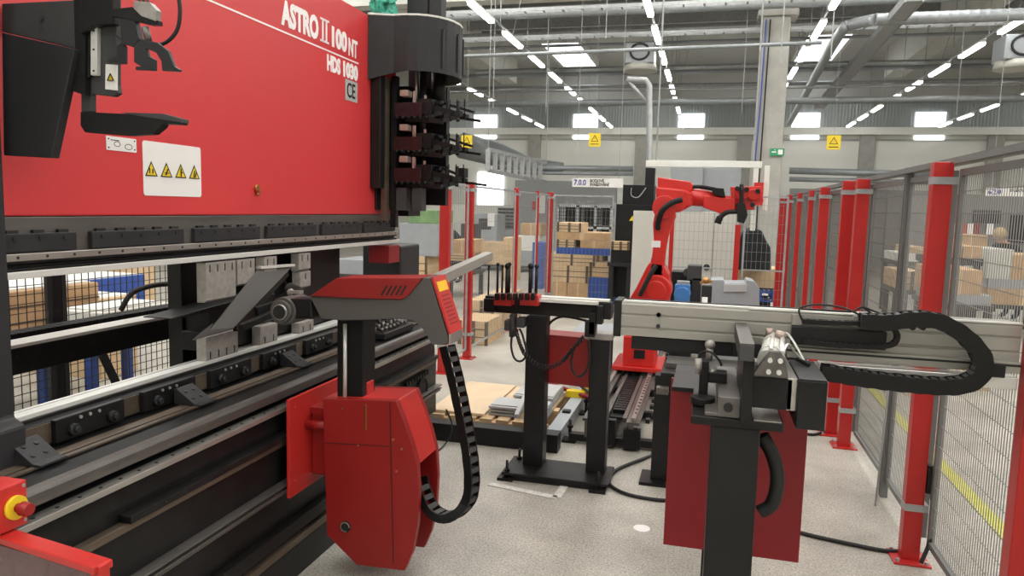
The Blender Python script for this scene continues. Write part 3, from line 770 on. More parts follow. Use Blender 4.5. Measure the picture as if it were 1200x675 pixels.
# arm
YR = 2.86
g_out = pc([(363,347),(424,349.5),(470,351),(478,346),(494,327),(497,325.5),(504,326),(525,396),(524,404),(506,404),(500,392),(492,381),(483,375),(460,373.5),(430,375),(400,375.5),(376,373.5)], YR)
MB().prism(g_out, 'y', YR, YR+0.15).build('arm_body', 'armgrey', rob, 0.003)
r_out = pc([(363,347),(394,326),(495,325.5),(478,346.5),(471,351),(424,350)], YR-0.012)
MB().prism(r_out, 'y', YR-0.012, YR+0.16).build('arm_top_cover', 'red_box', rob, 0.003)
g = MB()
for i in range(5):
    a = P(447+5.6*i, 346, y=YR-0.012); b = P(453.5+5.6*i, 335, y=YR-0.012)
    g.bar((a.x, YR-0.0125, a.z), (b.x, YR-0.0125, b.z), 0.002, 0.007, (1,0,0))
g.build('vent_slots', 'ink', rob)
e0, e1, e2 = P(505, 325, y=YR), P(526, 392, y=YR), P(526, 404, y=YR)
def strip(pa, pb, t0, t1, w0, w1, th):
    a = Vector((pa.x, YR, pa.z)).lerp(Vector((pb.x, YR, pb.z)), t0); b = Vector((pa.x, YR, pa.z)).lerp(Vector((pb.x, YR, pb.z)), t1)
    dx = Vector((th, 0, th*0.3))
    v = [a+Vector((0,w0,0)), a+Vector((0,w1,0)), b+Vector((0,w1,0)), b+Vector((0,w0,0))]
    return v + [p_ + dx for p_ in v]
BF = [(0,1,2,3),(7,6,5,4),(0,4,5,1),(1,5,6,2),(2,6,7,3),(3,7,4,0)]
MB().add(strip(e0, e1, 0.0, 1.0, 0.0, 0.15, 0.008), BF).build('end_cover', 'red', rob)
MB().add(strip(e1, e2, 0.0, 1.0, 0.0, 0.15, 0.009), BF).build('end_cover_foot', 'steel', rob)
MB().add(strip(e0, e1, 0.10, 0.27, 0.02, 0.13, 0.0105), BF).build('yellow_sticker', 'orange', rob)
g = MB()
for i in range(8): g.add(strip(e0, e1, 0.34+0.07*i, 0.365+0.07*i, 0.03, 0.12, 0.0095), BF)
g.build('end_vent_slots', 'red_dark', rob)
# wrist and gripper at the bend line
cw = P(344, 362, y=2.95)
w = MB().cyl((cw.x, 2.86, cw.z), (cw.x, 3.02, cw.z), 0.062, 24).cyl((cw.x, 2.84, cw.z), (cw.x, 2.86, cw.z), 0.050, 24)
w.build('wrist', 'armgrey', rob, 0.003)
MB().tube([(cw.x+0.03*math.cos(a*PI/8), 2.838, cw.z+0.03*math.sin(a*PI/8)) for a in range(16)], 0.006, 6, closed=True).build('wrist_ring', 'steel', rob)
MB().cyl((cw.x, 2.830, cw.z), (cw.x, 2.845, cw.z), 0.030, 20).build('wrist_cap', 'ink', rob)
MB().bar((cw.x+0.02, 2.93, cw.z+0.01), (cw.x+0.14, 2.93, cw.z+0.02), 0.12, 0.09).build('wrist_link', 'black_m', rob, 0.01)
g = MB().bar(P(344, 352, x=-1.95), P(300, 366, x=-2.03), 0.03, 0.05).bar(P(340, 358, x=-1.95), P(282, 384, x=-2.0), 0.03, 0.03).bar(P(345, 338, x=-1.95), P(320, 356, x=-2.05), 0.04, 0.03)
g.cyl(P(352, 345, x=-1.85), P(340, 338, x=-1.95), 0.03, 12)
g.build('gripper', 'black_m', rob, 0.003)
g = MB().sphere(P(341, 343, x=-1.9), 0.02, 10, 8).box(*(lambda q: (q.x-0.03, q.x+0.02, q.y-0.02, q.y+0.03, q.z-0.008, q.z+0.008))(P(349, 342, x=-1.86)))
g.build('gripper_pad', 'toolst', rob)
# aluminium guide arm going back from the arm head
a, b = P(512, 328, y=3.15), P(573, 300, y=4.3)
MB().bar(a, b, 0.05, 0.05).build('rear_guide_bar', 'alu', rob, 0.003)

# cable chain (energy chain): links along a path
def energy_chain(name, path, w, h, m, parent, wdir, step=0.045, gap=0.82, ov=0.5):
    pts = spline(path, 10)
    L = [0]
    for i in range(1, len(pts)): L.append(L[-1] + (pts[i]-pts[i-1]).length)
    def at(d):
        for i in range(1, len(L)):
            if L[i] >= d:
                t = (d-L[i-1])/max(1e-9, L[i]-L[i-1]); return pts[i-1].lerp(pts[i], t)
        return pts[-1]
    mb = MB(); lk = MB(); n = int(L[-1]/step); wd = Vector(wdir).normalized()
    for i in range(n):
        p0, p1 = at(i*step), at((i+gap)*step)
        q1 = at((i+1.12)*step)
        d = (p1-p0)
        if d.length < 1e-6: continue
        c = (p0+p1)/2; dn = d.normalized(); nn = dn.cross(wd).normalized()
        lk.obox(c, wd, dn, nn, w/2-0.004, d.length*0.30, h/2*0.9)
    N_ = max(4, int(L[-1]/(step*0.5)))
    ps = [at(L[-1]*k/N_) for k in range(N_+1)]
    for s_ in (-1, 1):
        v = []; f = []
        for k, p_ in enumerate(ps):
            t = (ps[min(k+1, N_)]-ps[max(k-1, 0)]).normalized(); nn = t.cross(wd).normalized()
            hh = h/2*(1.0 if (k//2) % 2 else 0.93)
            for (a, b) in ((-1, -1), (1, -1), (1, 1), (-1, 1)):
                v.append(p_ + wd*(s_*(w/2-0.004) + a*0.003) + nn*b*hh)
        for k in range(N_):
            for e in range(4):
                f.append((4*k+e, 4*k+(e+1) % 4, 4*k+4+(e+1) % 4, 4*k+4+e))
        f.append((0, 1, 2, 3)); f.append(tuple(4*N_+e for e in (3, 2, 1, 0)))
        mb.add(v, f)
    o = mb.build(name, m, parent)
    lk.build('chain_links', 'char2', o)
    return o
cp = [(524,405,3.0),(533,440,3.0),(542,482,3.0),(549,520,3.0),(553,556,3.0),(551,582,3.0),(540,599,2.98),(523,606,2.97),(507,598,2.97),(497,578,2.98),(492,560,2.99)]
energy_chain('energy_chain', [P(a, b, y=y) for a, b, y in cp], 0.066, 0.042, 'plastic', rob, (0.35, 1, 0.0), 0.045)

# ------------------------------------------------------------------ gripper rack under the hood
hood = thing('tool_gripper_rack', 'black hooded rack with three tiers of grippers at the far end of the ram', 'machine unit', (-1.85, 4.6, 1.4))
hp = []
for i in range(13):
    a = -PI/2 + PI*i/12
    hp.append((-1.86 + 0.24*math.cos(a)*1.0, 4.70 + 0.30*math.sin(a)))
outline = [(-2.098, 4.34), (-1.95, 4.40)] + [(x, y) for x, y in hp] + [(-2.098, 5.0)]
def hoodwall(pts, z0f, z1, th):
    mb = MB(); n = len(pts)
    for i in range(n-1):
        a, b = pts[i], pts[i+1]
        d = Vector((b[0]-a[0], b[1]-a[1], 0)); nn = Vector((-d.y, d.x, 0)).normalized()*th
        za, zb = z0f(a), z0f(b)
        v = [(a[0],a[1],za),(b[0],b[1],zb),(b[0],b[1],z1),(a[0],a[1],z1)]
        v += [(q[0]+nn.x, q[1]+nn.y, q[2]) for q in v]
        mb.add(v, BF)
    return mb
z0f = lambda p: 2.47 + 0.06*math.sin(min(1, max(0, (p[0]+2.1)/0.25))*PI/2)
hoodwall(outline, z0f, 2.865, 0.008).build('hood', 'char', hood)
MB().prism([(x, y) for x, y in outline], 'z', 2.862, 2.875).build('hood_top', 'offw', hood)
g = MB()
for i in (3.5, 5.5, 7.4):
    a = -PI/2 + PI*i/12
    x, y = -1.86+0.243*math.cos(a), 4.70+0.303*math.sin(a)
    g.box(x-0.004, x+0.004, y-0.006, y+0.006, 2.56, 2.80)
g.build('vent_slots', 'ink', hood)
MB().box(-2.098, -2.03, 4.38, 4.45, 1.80, 2.52).box(-2.098, -2.085, 4.45, 4.80, 1.66, 2.52).box(-2.085, -2.0, 4.78, 5.0, 1.62, 2.5).build('back_panel', 'black', hood, 0.004)
MB().box(-2.06, -2.02, 4.46, 4.50, 1.60, 2.5).build('guide_rail', 'brown', hood)
MB().box(-2.02, -1.98, 4.52, 4.56, 1.55, 2.52).cyl((-1.86, 4.66, 2.0), (-1.86, 4.66, 2.6), 0.025, 10).cyl((-1.80, 4.8, 2.35), (-1.80, 4.8, 2.6), 0.05, 14).build('post', 'black_m', hood)
MB().cyl((-1.88, 4.60, 2.36), (-1.88, 4.60, 2.56), 0.01, 8).build('air_pipe', 'steel', hood)
MB().box(-2.02, -1.76, 4.86, 4.92, 1.70, 2.5).build('rear_plate', 'black', hood, 0.003)
def gripper(zc, extra):
    o = MB().box(-1.99, -1.80, 4.50, 4.86, zc-0.04, zc+0.05)
    for k in range(5): o.cyl((-1.985+0.045*k, 4.495, zc+0.01), (-1.985+0.045*k, 4.51, zc+0.01), 0.006, 6)
    o = o.build('gripper_body', 'gtool', hood, 0.004)
    g = MB()
    g.bar((-1.82, 4.58, zc+0.03), (-1.62, 4.58, zc-0.015), 0.05, 0.05)
    g.bar((-1.82, 4.70, zc), (-1.56, 4.70, zc-0.02), 0.07, 0.035)
    g.bar((-1.70, 4.62, zc+0.06), (-1.49-extra, 4.62, zc-0.0), 0.03, 0.016)
    g.bar((-1.66, 4.70, zc-0.02), (-1.47+extra, 4.70, zc-0.045), 0.03, 0.016)
    g.bar((-1.92, 4.55, zc-0.05), (-1.68, 4.55, zc-0.065), 0.06, 0.03)
    for k in range(4): g.cyl((-1.80+0.07*k, 4.6, zc-0.06), (-1.80+0.07*k, 4.6, zc+0.07), 0.012, 8)
    for k in range(3): g.cyl((-1.66+0.05*k, 4.64, zc-0.03), (-1.66+0.05*k, 4.64, zc+0.085), 0.004, 6)
    for k in range(4): g.obox((-1.77+0.065*k, 4.56, zc-0.03+0.015*(k % 2)), (1,0.2,0.1), (0,1,0), (-.1,0,1), 0.02, 0.03, 0.016)
    for k in range(6):
        g.cyl((-1.97+0.04*k, 4.50, zc-0.055), (-1.97+0.04*k, 4.50, zc-0.035), 0.013, 8)
        g.obox((-1.84+0.05*k, 4.53+0.01*(k % 3), zc-0.055+0.012*(k % 4)), (1, 0.1*k, 0.2), (0, 1, 0.1), (-.2, 0, 1), 0.022, 0.02, 0.012)
    g.box(-1.86, -1.74, 4.52, 4.80, zc-0.02, zc+0.075)
    g.sphere((-1.70, 4.58, zc+0.05), 0.022, 8, 6); g.sphere((-1.64, 4.66, zc-0.01), 0.02, 8, 6)
    if extra > 0.01: g.box(-1.60, -1.54, 4.6, 4.68, zc, zc+0.06)
    g.build('gripper_fingers', 'plastic', o)
    h = MB().box(-1.94, -1.885, 4.47, 4.55, zc+0.085, zc+0.125); h.build('gripper_clamp', 'pinkish', o, 0.004)
    h = MB().box(-1.86, -1.845, 4.50, 4.52, zc+0.05, zc+0.12).box(-1.80, -1.79, 4.54, 4.56, zc+0.05, zc+0.10); h.each('gripper_pin', 'steel', o)
gripper(2.30, 0.0); gripper(2.085, 0.005); gripper(1.885, 0.05)
MB().box(-1.99, -1.91, 4.52, 4.6, 1.66, 1.81).box(-1.87, -1.80, 4.52, 4.60, 1.66, 1.81).build('lower_pads', 'char2', hood, 0.004)
# posts and green film above the ram
g = MB()
q = P(435, 14, y=4.6); q2 = P(461, -20, y=4.6)
for i in range(9):
    for j in range(4):
        g.obox((q.x+(q2.x-q.x)*(i+0.5)/9, 4.6+random.uniform(-.03, .03), 2.90+0.07*j), (1, random.uniform(-.5,.5), .3), (0,1,.4), (-.3,0,1), 0.02, 0.01, 0.04)
tag(g.build('plastic_film', 'green'), 'crumpled translucent green film lying on top of the ram', 'plastic film')
for i, (pa, pb) in enumerate(((477, 501), (503, 517))):
    a, b = P(pa, 8, y=4.75), P(pb, 8, y=4.75)
    tag(box(a.x, b.x, 4.75, 4.85, 2.876, 3.4).build('hydraulic_tower', 'char', None, 0.004), ['wider dark grey tower block standing on the gripper rack hood', 'slimmer dark grey tower block standing on the gripper rack hood'][i], 'machine tower')

# ------------------------------------------------------------------ tool changer arm at upper left
tc = thing('tool_changer', 'dark tool changer arm with claws hanging in front of the red ram', 'machine unit', (-1.9, 1.9, 1.8))
YT = 1.80
MB().prism(pc([(2,38),(87,57),(84,72),(60,185),(4,182)], YT), 'y', YT, YT+0.03).build('side_cover', 'char', tc, 0.003)
MB().prism(pc([(2,4),(86,0),(88,57),(2,37)], YT+0.03), 'y', YT+0.03, YT+0.06).build('upper_cover', 'char2', tc, 0.003)
MB().prism(pc([(86,-20),(100,-20),(100,112),(86,107),(78,104),(88,60)], YT+0.02), 'y', YT+0.02, YT+0.05).build('carrier', 'black', tc)
MB().cyl(P(48, 21, y=YT+0.028), P(48, 21, y=YT+0.02), 0.006, 10).build('screw', 'ink', tc)
YT2 = 1.84
mpl = MB().prism(pc([(94,-15),(136,-15),(136,100),(138,109),(132,113),(107,110),(107,131),(95,131)], YT2), 'y', YT2, YT2+0.02).build('mounting_plate', 'char2', tc, 0.002)
MB().prism(pc([(94,-20),(132,-20),(132,28),(110,30),(94,40)], YT2-0.03), 'y', YT2-0.03, YT2).build('slide_housing', 'black', tc, 0.003)
r = MB().prism(pc([(106,31),(113.5,31),(113.5,88),(106,88)], YT2-0.015), 'y', YT2-0.015, YT2).build('guide_rail', 'steel_b', tc, 0.001)
g = MB()
for zz in (36, 58, 83): q = P(110, zz, y=YT2-0.015); g.cyl((q.x, YT2-0.017, q.z), (q.x, YT2-0.014, q.z), 0.003, 8)
g.build('screw_heads', 'ink', r)
MB().prism(pc([(99,31),(105,31),(105,90),(99,90)], YT2-0.012), 'y', YT2-0.012, YT2).build('rail_cover', 'ink', tc)
lb = MB().prism(pc([(123.5,75),(137,76),(137,106),(123,104.5)], YT2-0.004), 'y', YT2-0.004, YT2).build('warning_label', 'white', tc, 0.001)
q = P(130, 91, y=YT2-0.005)
g = MB(); pts = tri(g, (q.x, YT2-0.0065, q.z), (1,0,0), (0,0,1), 0.025, 0.25, (0,-1,0)); g.build('triangle', 'ink', lb)
MB().add([p_ + Vector((0,0.0015,0)) for p_ in pts]+[p_ + Vector((0,0.002,0)) for p_ in pts], [(0,1,2),(3,4,5)]).build('triangle_field', 'yellow', lb)
# horizontal foot
foot = pc([(94,131),(191,135),(212,141),(212,146),(190,145),(188,149),(178,157),(150,159),(99,155),(94,147)], YT2-0.01)
MB().prism(foot, 'y', YT2-0.01, YT2+0.02).build('support_foot', 'black', tc, 0.002)
MB().prism(pc([(140,131.5),(190,133),(212,139),(212,143.5),(165,136.5)], YT2-0.012), 'y', YT2-0.012, YT2+0.022).build('foot_top_plate', 'char2', tc, 0.001)
# gripper claw
YC = 1.815
g = MB()
g.prism(pc([(133,12),(158,9),(166,15),(168,19),(188,25),(188,30),(178,30),(150,23),(134,20)], YC), 'y', YC-0.01, YC+0.01)
g.build('claw_mount', 'black', tc, 0.001)
g = MB().prism(pc([(143,20),(160,24),(165,46),(158,56),(150,53),(144,52)], YC), 'y', YC-0.008, YC+0.012)
g.prism(pc([(144,50),(148,55),(148,75),(130,75),(126,71),(138,66),(138,54)], YC), 'y', YC-0.004, YC+0.006)
g.prism(pc([(158,55),(166,46),(185,50),(198,60),(205,78),(212,82),(210,84),(191,83),(190,72),(184,62),(172,57),(175,66),(182,70),(182,83),(160,82),(160,78),(166,78),(158,73)], YC-0.03), 'y', YC-0.034, YC-0.022)
g.build('claw', 'char', tc, 0.0015)
MB().prism(pc([(157,1),(176,3),(184,12),(183,25),(166,19),(157,10)], YC-0.01), 'y', YC-0.012, YC+0.008).build('solenoid', 'toolst', tc, 0.001)
g = MB()
for px in (163, 168, 173): g.cyl(P(px, 6, y=YC), P(px, -15, y=YC), 0.004, 8)
g.cyl(P(170, 32, y=YC-0.02), P(174, 48, y=YC-0.02), 0.010, 10)
g.build('pneumatic_rod', 'steel_d', tc)
MB().tube(spline([P(206,-20, y=YC), P(211,10, y=YC), P(208,34, y=YC), P(197,48, y=YC), P(186,53, y=YC)]), 0.0055, 8).tube(spline([P(137,42, y=YC), P(144,48, y=YC)]), 0.003, 6).each('air_hose', 'rubber', tc)

# ------------------------------------------------------------------ emergency stop + front guard
es = thing('emergency_stop', 'red box with yellow ringed mushroom stop button at lower left', 'emergency stop', (-1.75, 1.5, 0.86))
a = P(-6, 570, x=-1.70); b = P(33, 614, x=-1.70)
MB().box(-1.78, -1.70, 1.36, 1.50, 0.835, 0.955).build('box', 'red', es, 0.004)
MB().cyl((-1.702, 1.462, 0.893), (-1.690, 1.462, 0.893), 0.031, 28).build('yellow_ring', 'yellow', es)
MB().cyl((-1.692, 1.462, 0.893), (-1.672, 1.462, 0.893), 0.012, 16).cyl((-1.674, 1.462, 0.893), (-1.650, 1.462, 0.893), 0.019, 22, 0.016).build('button', 'red_box', es, 0.001)
g = MB()
for yy in (1.40, 1.49):
    for zz in (0.848, 0.942): g.cyl((-1.70, yy, zz), (-1.698, yy, zz), 0.005, 8)
g.each('screw', 'steel', es)
gd = thing('front_guard', 'red framed guard with smoky see-through panel in the lower left corner', 'guard', (-1.7, 1.5, 0.4))
a, b, c, d = P(-10, 611, y=1.5), P(121, 661, y=1.35), P(121, 676, y=1.35), P(-10, 633, y=1.5)
MB().bar(Vector((a.x, 1.47, 0.815)), Vector((b.x, b.y, b.z-0.008)), 0.05, 0.02).build('frame', 'red', gd, 0.004)
MB().bar(Vector((b.x-0.01, b.y, b.z)), Vector((b.x-0.01, b.y, b.z-0.6)), 0.03, 0.03).build('post', 'red', gd, 0.003)
v = [Vector((a.x, 1.46, 0.79)), Vector((b.x, b.y, b.z-0.03)), Vector((b.x, b.y, 0.3)), Vector((a.x, 1.46, 0.3))]
v += [q + Vector((0.003, 0.006, 0)) for q in v]
MB().add(v, BF).build('panel', 'smoke', gd)

# ------------------------------------------------------------------ black stand with the sheet loader rail (left of middle)
st = thing('loader_stand', 'black two-legged stand with bolted base plate carrying the pin rail', 'stand', (-0.82, 4.5, 0))
for x0, x1, zt in ((-1.075, -0.945, 1.02), (-0.665, -0.545, 0.90)):
    MB().box(x0, x1, 4.50, 4.62, 0.05, zt).build('leg', 'black', st, 0.004)
MB().box(-1.17, -0.50, 4.33, 4.66, 0.03, 0.05).box(-1.10, -0.54, 4.34, 4.38, 0.0, 0.03).build('base_plate', 'black', st, 0.004)
g = MB()
for x, y in ((-1.14, 4.36), (-0.56, 4.34), (-0.56, 4.58), (-1.12, 4.6)):
    g.box(x-0.05, x+0.05, y-0.05, y+0.03, 0.0, 0.018).cyl((x, y, 0.01), (x, y, 0.12), 0.009, 8).cyl((x, y, 0.05), (x, y, 0.066), 0.018, 6)
g.each('levelling_bolt', 'black_m', st, k=3)
MB().box(-0.70, -0.53, 4.50, 4.64, 0.90, 0.94).build('cap_plate', 'toolst', st, 0.003)
eb = MB().prism([(-1.02, 0.575), (-0.66, 0.56), (-0.675, 0.885), (-1.0, 0.89)], 'y', 4.63, 4.83).build('electrical_box', 'red_box', st, 0.004)
MB().box(-1.0, -0.97, 4.66, 4.72, 0.02, 0.58).build('conduit', 'rubber', st)
rl = thing('pin_rail', 'black pneumatic rail with upright pins and red blocks on the black stand', 'rail', (-0.95, 4.55, 1.02))
MB().box(-1.35, -0.545, 4.50, 4.60, 1.03, 1.135).build('beam', 'black', rl, 0.004)
MB().box(-1.05, -0.56, 4.51, 4.59, 1.136, 1.148).box(-1.0, -0.62, 4.46, 4.50, 1.12, 1.14).build('slide_cover', 'steel_b', rl, 0.001)
for (px0, px1) in ((581, 601), (611, 632)):
    a, b = P(px0, 346, y=4.46), P(px1, 358, y=4.46)
    MB().box(a.x, b.x, 4.42, 4.52, b.z, a.z+0.01).build('clamp_block', 'red', rl, 0.004)
g = MB()
for k in range(7):
    q = P(583+7*k, 349, y=4.41); g.box(q.x-0.01, q.x+0.012, 4.38, 4.43, q.z-0.012, q.z+0.03); 
g.box(P(569, 350, y=4.5).x, P(582, 350, y=4.5).x, 4.46, 4.52, 1.04, 1.12)
g.build('clamp_jaws', 'black_m', rl)
for px, h0, r in ((573, 312, .006), (583.5, 310, .008), (589, 312, .007), (595, 312, .014), (597, 310, .010), (622, 312, .013), (629, 312, .010)):
    a, b = P(px, h0, y=4.55), P(px, 345, y=4.55)
    MB().cyl((a.x, 4.55, b.z-0.02), (a.x, 4.55, a.z), r, 10).sphere((a.x, 4.55, a.z), r*1.5, 8, 6).build('pin', 'plastic', rl)
g = MB()
for (a, b) in (((598, 368), (603, 395)), ((606, 372), (615, 384)), ((592, 375), (600, 387))):
    p0, p1 = P(*a, y=4.47), P(*b, y=4.47); g.box(p0.x, p1.x, 4.45, 4.53, p1.z, p0.z)
g.build('sensor_block', 'char2', rl, 0.004)
g = MB()
for (a, b) in (((691, 366), (698, 392)), ((700, 358), (706, 380)), ((686, 376), (697, 395))):
    p0, p1 = P(*a, y=4.46), P(*b, y=4.46); g.box(p0.x, p1.x, 4.44, 4.52, p1.z, p0.z)
g.build('connector_block', 'black_m', rl, 0.003)
# coiled cable
path = spline([P(605, 388, y=4.44), P(609, 402, y=4.42), P(616, 416, y=4.40), P(630, 428, y=4.39), P(645, 430, y=4.39), P(660, 422, y=4.39), P(670, 410, y=4.40), P(683, 396, y=4.43)], 26)
pts = []
for i, p_ in enumerate(path):
    a = i*1.15
    pts.append(p_ + Vector((0.004*math.cos(a), 0.014*math.cos(a), 0.016*math.sin(a))))
tag(MB().tube(pts, 0.0042, 6).build('coiled_cable', 'rubber'), 'black coiled cable sagging in front of the small red electrical box', 'cable')
for i, lp in enumerate(([(601,385),(599,405),(603,420),(611,423),(617,414),(613,395),(609,385)], [(683,394),(672,410),(670,430),(677,441),(686,436),(691,420),(689,398)])):
    tag(MB().tube(spline([P(a, b, y=4.40) for a, b in lp]), 0.007, 8).build('hose_loop', 'rubber'),
        ['hanging black hose loop below the left sensor block of the pin rail', 'hanging black hose loop in front of the red electrical box corner'][i], 'hose')
tag(MB().tube(spline([P(641, 390, y=4.6), P(645, 378, y=4.6), P(660, 371, y=4.6), P(688, 376, y=4.55)]), 0.008, 8).build('black_hose', 'rubber'),
    'short black hose arching above the red electrical box', 'hose')
tag(MB().tube(spline([P(*q, z=0.012) for q in ((790, 524), (755, 537), (722, 551), (714, 566), (732, 578), (765, 585), (800, 588), (850, 597), (930, 622), (990, 636), (1045, 646), (1075, 640))]), 0.011, 8).build('floor_cable', 'rubber'),
    'black cable lying on the floor from the robot track to the near fence post', 'cable')
p0 = P(1076, 640, z=0.012)
tag(MB().tube(spline([P(940, 507, z=0.012), P(955, 509, z=0.012), P(978, 502, z=0.012)]), 0.011, 8).build('floor_cable', 'rubber'),
    'short black cable on the floor beside the double red fence posts', 'cable')
tag(MB().tube(spline([P(523, 480, z=0.3), P(530, 500, z=0.15), P(522, 520, z=0.02), P(505, 535, z=0.01)]), 0.006, 6).build('floor_cable', 'rubber'),
    'thin black cable hanging from the press bed to the floor behind the energy chain', 'cable')

# third leg further right with its small table
t2 = thing('side_table', 'narrow black leg table with dark steel top behind the dark red panel', 'table', (-0.1, 4.6, 0))
MB().box(-0.265, -0.15, 4.58, 4.70, 0.02, 0.69).build('leg', 'black', t2, 0.003)
MB().box(-0.33, -0.08, 4.52, 4.76, 0.0, 0.02).build('foot_plate', 'black', t2)
MB().box(-0.22, 0.35, 4.35, 4.75, 0.69, 0.76).build('table_top', 'black_m', t2, 0.004)
MB().box(-0.20, 0.4, 4.5, 4.74, 0.76, 0.79).box(-0.24, -0.17, 4.3, 4.36, 0.64, 0.68).build('top_slide', 'steel_d', t2, 0.002)
MB().box(-0.22, 0.6, 4.80, 5.0, 0.80, 1.0).build('rear_housing', 'black', t2, 0.004)

# ------------------------------------------------------------------ foreground loader: column + long aluminium axis
ld = thing('linear_loader', 'long aluminium linear axis on a black square column in the right foreground', 'linear axis', (0.12, 2.43, 0))
MB().box(0.045, 0.192, 2.36, 2.50, 0.015, 1.035).build('column', 'black', ld, 0.004)
MB().box(-0.02, 0.26, 2.30, 2.60, 0.0, 0.015).build('floor_plate', 'black', ld)
MB().box(-0.018, 0.258, 2.35, 2.78, 1.035, 1.062).build('top_plate', 'black_m', ld, 0.003)
MB().box(0.17, 0.252, 2.352, 2.6, 1.063, 1.066).build('bright_plate', 'steel', ld)
sb = MB().prism([(0.022, 1.063), (0.128, 1.063), (0.128, 1.128), (0.06, 1.128), (0.06, 1.075), (0.022, 1.075)], 'y', 2.36, 2.84).build('slide_block', 'steel_d', ld, 0.002)
MB().cyl((0.092, 2.352, 1.096), (0.092, 2.362, 1.096), 0.014, 18).build('bore', 'ink', sb)
MB().box(0.128, 0.160, 2.32, 2.70, 1.06, 1.262).build('bar_lower', 'black_m', ld, 0.002)
MB().box(0.112, 0.154, 2.28, 2.72, 1.262, 1.312).build('vertical_bar', 'char2', ld, 0.002)
MB().box(0.112, 0.154, 2.282, 2.75, 1.313, 1.3145).build('bar_top_face', 'steel_d', ld)
# left lever group
g = MB().box(0.0, 0.03, 2.55, 2.60, 1.07, 1.20).cyl((0.015, 2.50, 1.065), (0.015, 2.50, 1.09), 0.04, 20)
g.box(0.03, 0.09, 2.54, 2.60, 1.13, 1.165)
g.build('lever_bracket', 'black_m', ld, 0.003)
MB().cyl((0.03, 2.57, 1.147), (0.055, 2.57, 1.147), 0.024, 18).cyl((-0.005, 2.53, 1.16), (-0.005, 2.53, 1.21), 0.012, 10).build('lever_roller', 'toolst', ld)
MB().tube(spline([(-0.01, 2.55, 1.19), (0.0, 2.55, 1.225), (0.03, 2.54, 1.235), (0.06, 2.54, 1.21), (0.07, 2.54, 1.19)]), 0.004, 8).build('thin_hose', 'rubber', ld)
MB().cyl((0.03, 2.62, 1.19), (0.03, 2.62, 1.24), 0.012, 8).sphere((0.03, 2.62, 1.245), 0.018, 8, 6).build('fitting', 'toolst', ld)
# axis
yb0, yb1 = 2.72, 2.84
ax = MB().prism([(yb0, 1.241), (yb0, 1.266), (yb0+0.005, 1.268), (yb0+0.005, 1.274), (yb0, 1.276), (yb0, 1.314), (yb0+0.005, 1.316), (yb0+0.005, 1.322), (yb0, 1.324), (yb0, 1.356), (yb0+0.004, 1.364), (yb1, 1.364), (yb1, 1.241)], 'x', -0.29, 1.005).build('axis_profile', 'alu', ld, 0.001)
MB().box(-0.318, -0.29, yb0-0.003, yb1+0.003, 1.235, 1.37).build('axis_end_cap', 'black', ld, 0.003)
MB().box(-0.285, 0.33, yb0+0.002, yb0+0.03, 1.365, 1.371).box(0.16, 1.005, yb0-0.003, yb0+0.02, 1.364, 1.369).build('axis_top_rail', 'steel_b', ld)
MB().box(-0.28, 0.5, yb0+0.05, yb0+0.06, 1.365, 1.372).build('axis_belt_slot', 'ink', ld)
g = MB()
for z in (1.345, 1.283, 1.345): g.cyl((-0.155, yb0-0.008, z-0.02 if z > 1.3 else z), (-0.155, yb0, z-0.02 if z > 1.3 else z), 0.008, 8)
g.build('sensor_clips', 'ink', ld)
MB().box(-0.25, 0.112, yb0+0.01, yb1, 1.19, 1.238).build('lower_slide', 'black', ld, 0.003)
MB().box(0.30, 0.60, yb0-0.035, yb0, 1.255, 1.318).build('drive_box', 'black', ld, 0.004)
MB().box(0.30, 0.335, yb0-0.014, yb0, 1.318, 1.358).build('end_bracket', 'toolst', ld, 0.003)
MB().box(0.29, 1.005, yb0-0.02, yb0+0.03, 1.205, 1.243).build('lower_profile', 'alu', ld, 0.002)
MB().box(0.29, 1.005, yb0-0.022, yb0+0.03, 1.228, 1.235).build('lower_profile_slot', 'ink', ld)
MB().box(0.40, 1.005, yb0-0.01, yb0+0.05, 1.150, 1.19).build('bottom_profile', 'alu_b', ld, 0.003)
MB().box(0.90, 0.96, yb0-0.03, yb0+0.02, 1.19, 1.235).build('stop_block', 'black', ld, 0.003)
YCH = yb0-0.055
cpth = [(940,376),(975,378),(1015,379),(1038,381),(1050,389),(1050,399),(1040,405),(1015,406),(975,404),(940,400)]
energy_chain('energy_chain', [P(a, b, y=YCH+0.01) for a, b in cpth], 0.03, 0.016, 'plastic', ld, (0,1,0), 0.02, 0.9)
cpth = [(1008,376),(1040,377),(1070,373.5),(1098,376),(1121,387),(1138,401),(1149,416),(1151,431),(1142,444),(1124,451),(1100,452),(1060,449),(1010,443),(962,435)]
energy_chain('energy_chain', [P(a, b, y=YCH-0.02) for a, b in cpth], 0.06, 0.052, 'plastic', ld, (0,1,0), 0.026, 0.9, 0.62)
g = MB()
for lp in ([(1000,366),(1010,360),(1025,365),(1045,373)], [(1005,370),(1020,370),(1045,376)], [(940,375),(937,362),(955,357),(985,360),(1010,370)], [(1012,360),(1030,372),(1060,376)]):
    g.tube(spline([P(a, b, y=yb0-0.03) for a, b in lp]), 0.0035, 6)
g.each('thin_cable', 'rubber', ld)
MB().bar(P(1000, 372, y=yb0-0.02), P(1040, 378, y=yb0-0.02), 0.02, 0.012).build('cable_clamp', 'toolst', ld)
for a in (1068, 1080):
    q = P(a, 383, y=YCH-0.02); MB().cyl((q.x, YCH-0.04, q.z), (q.x, YCH, q.z), 0.009, 10).build('chain_roller', 'plastic', ld)
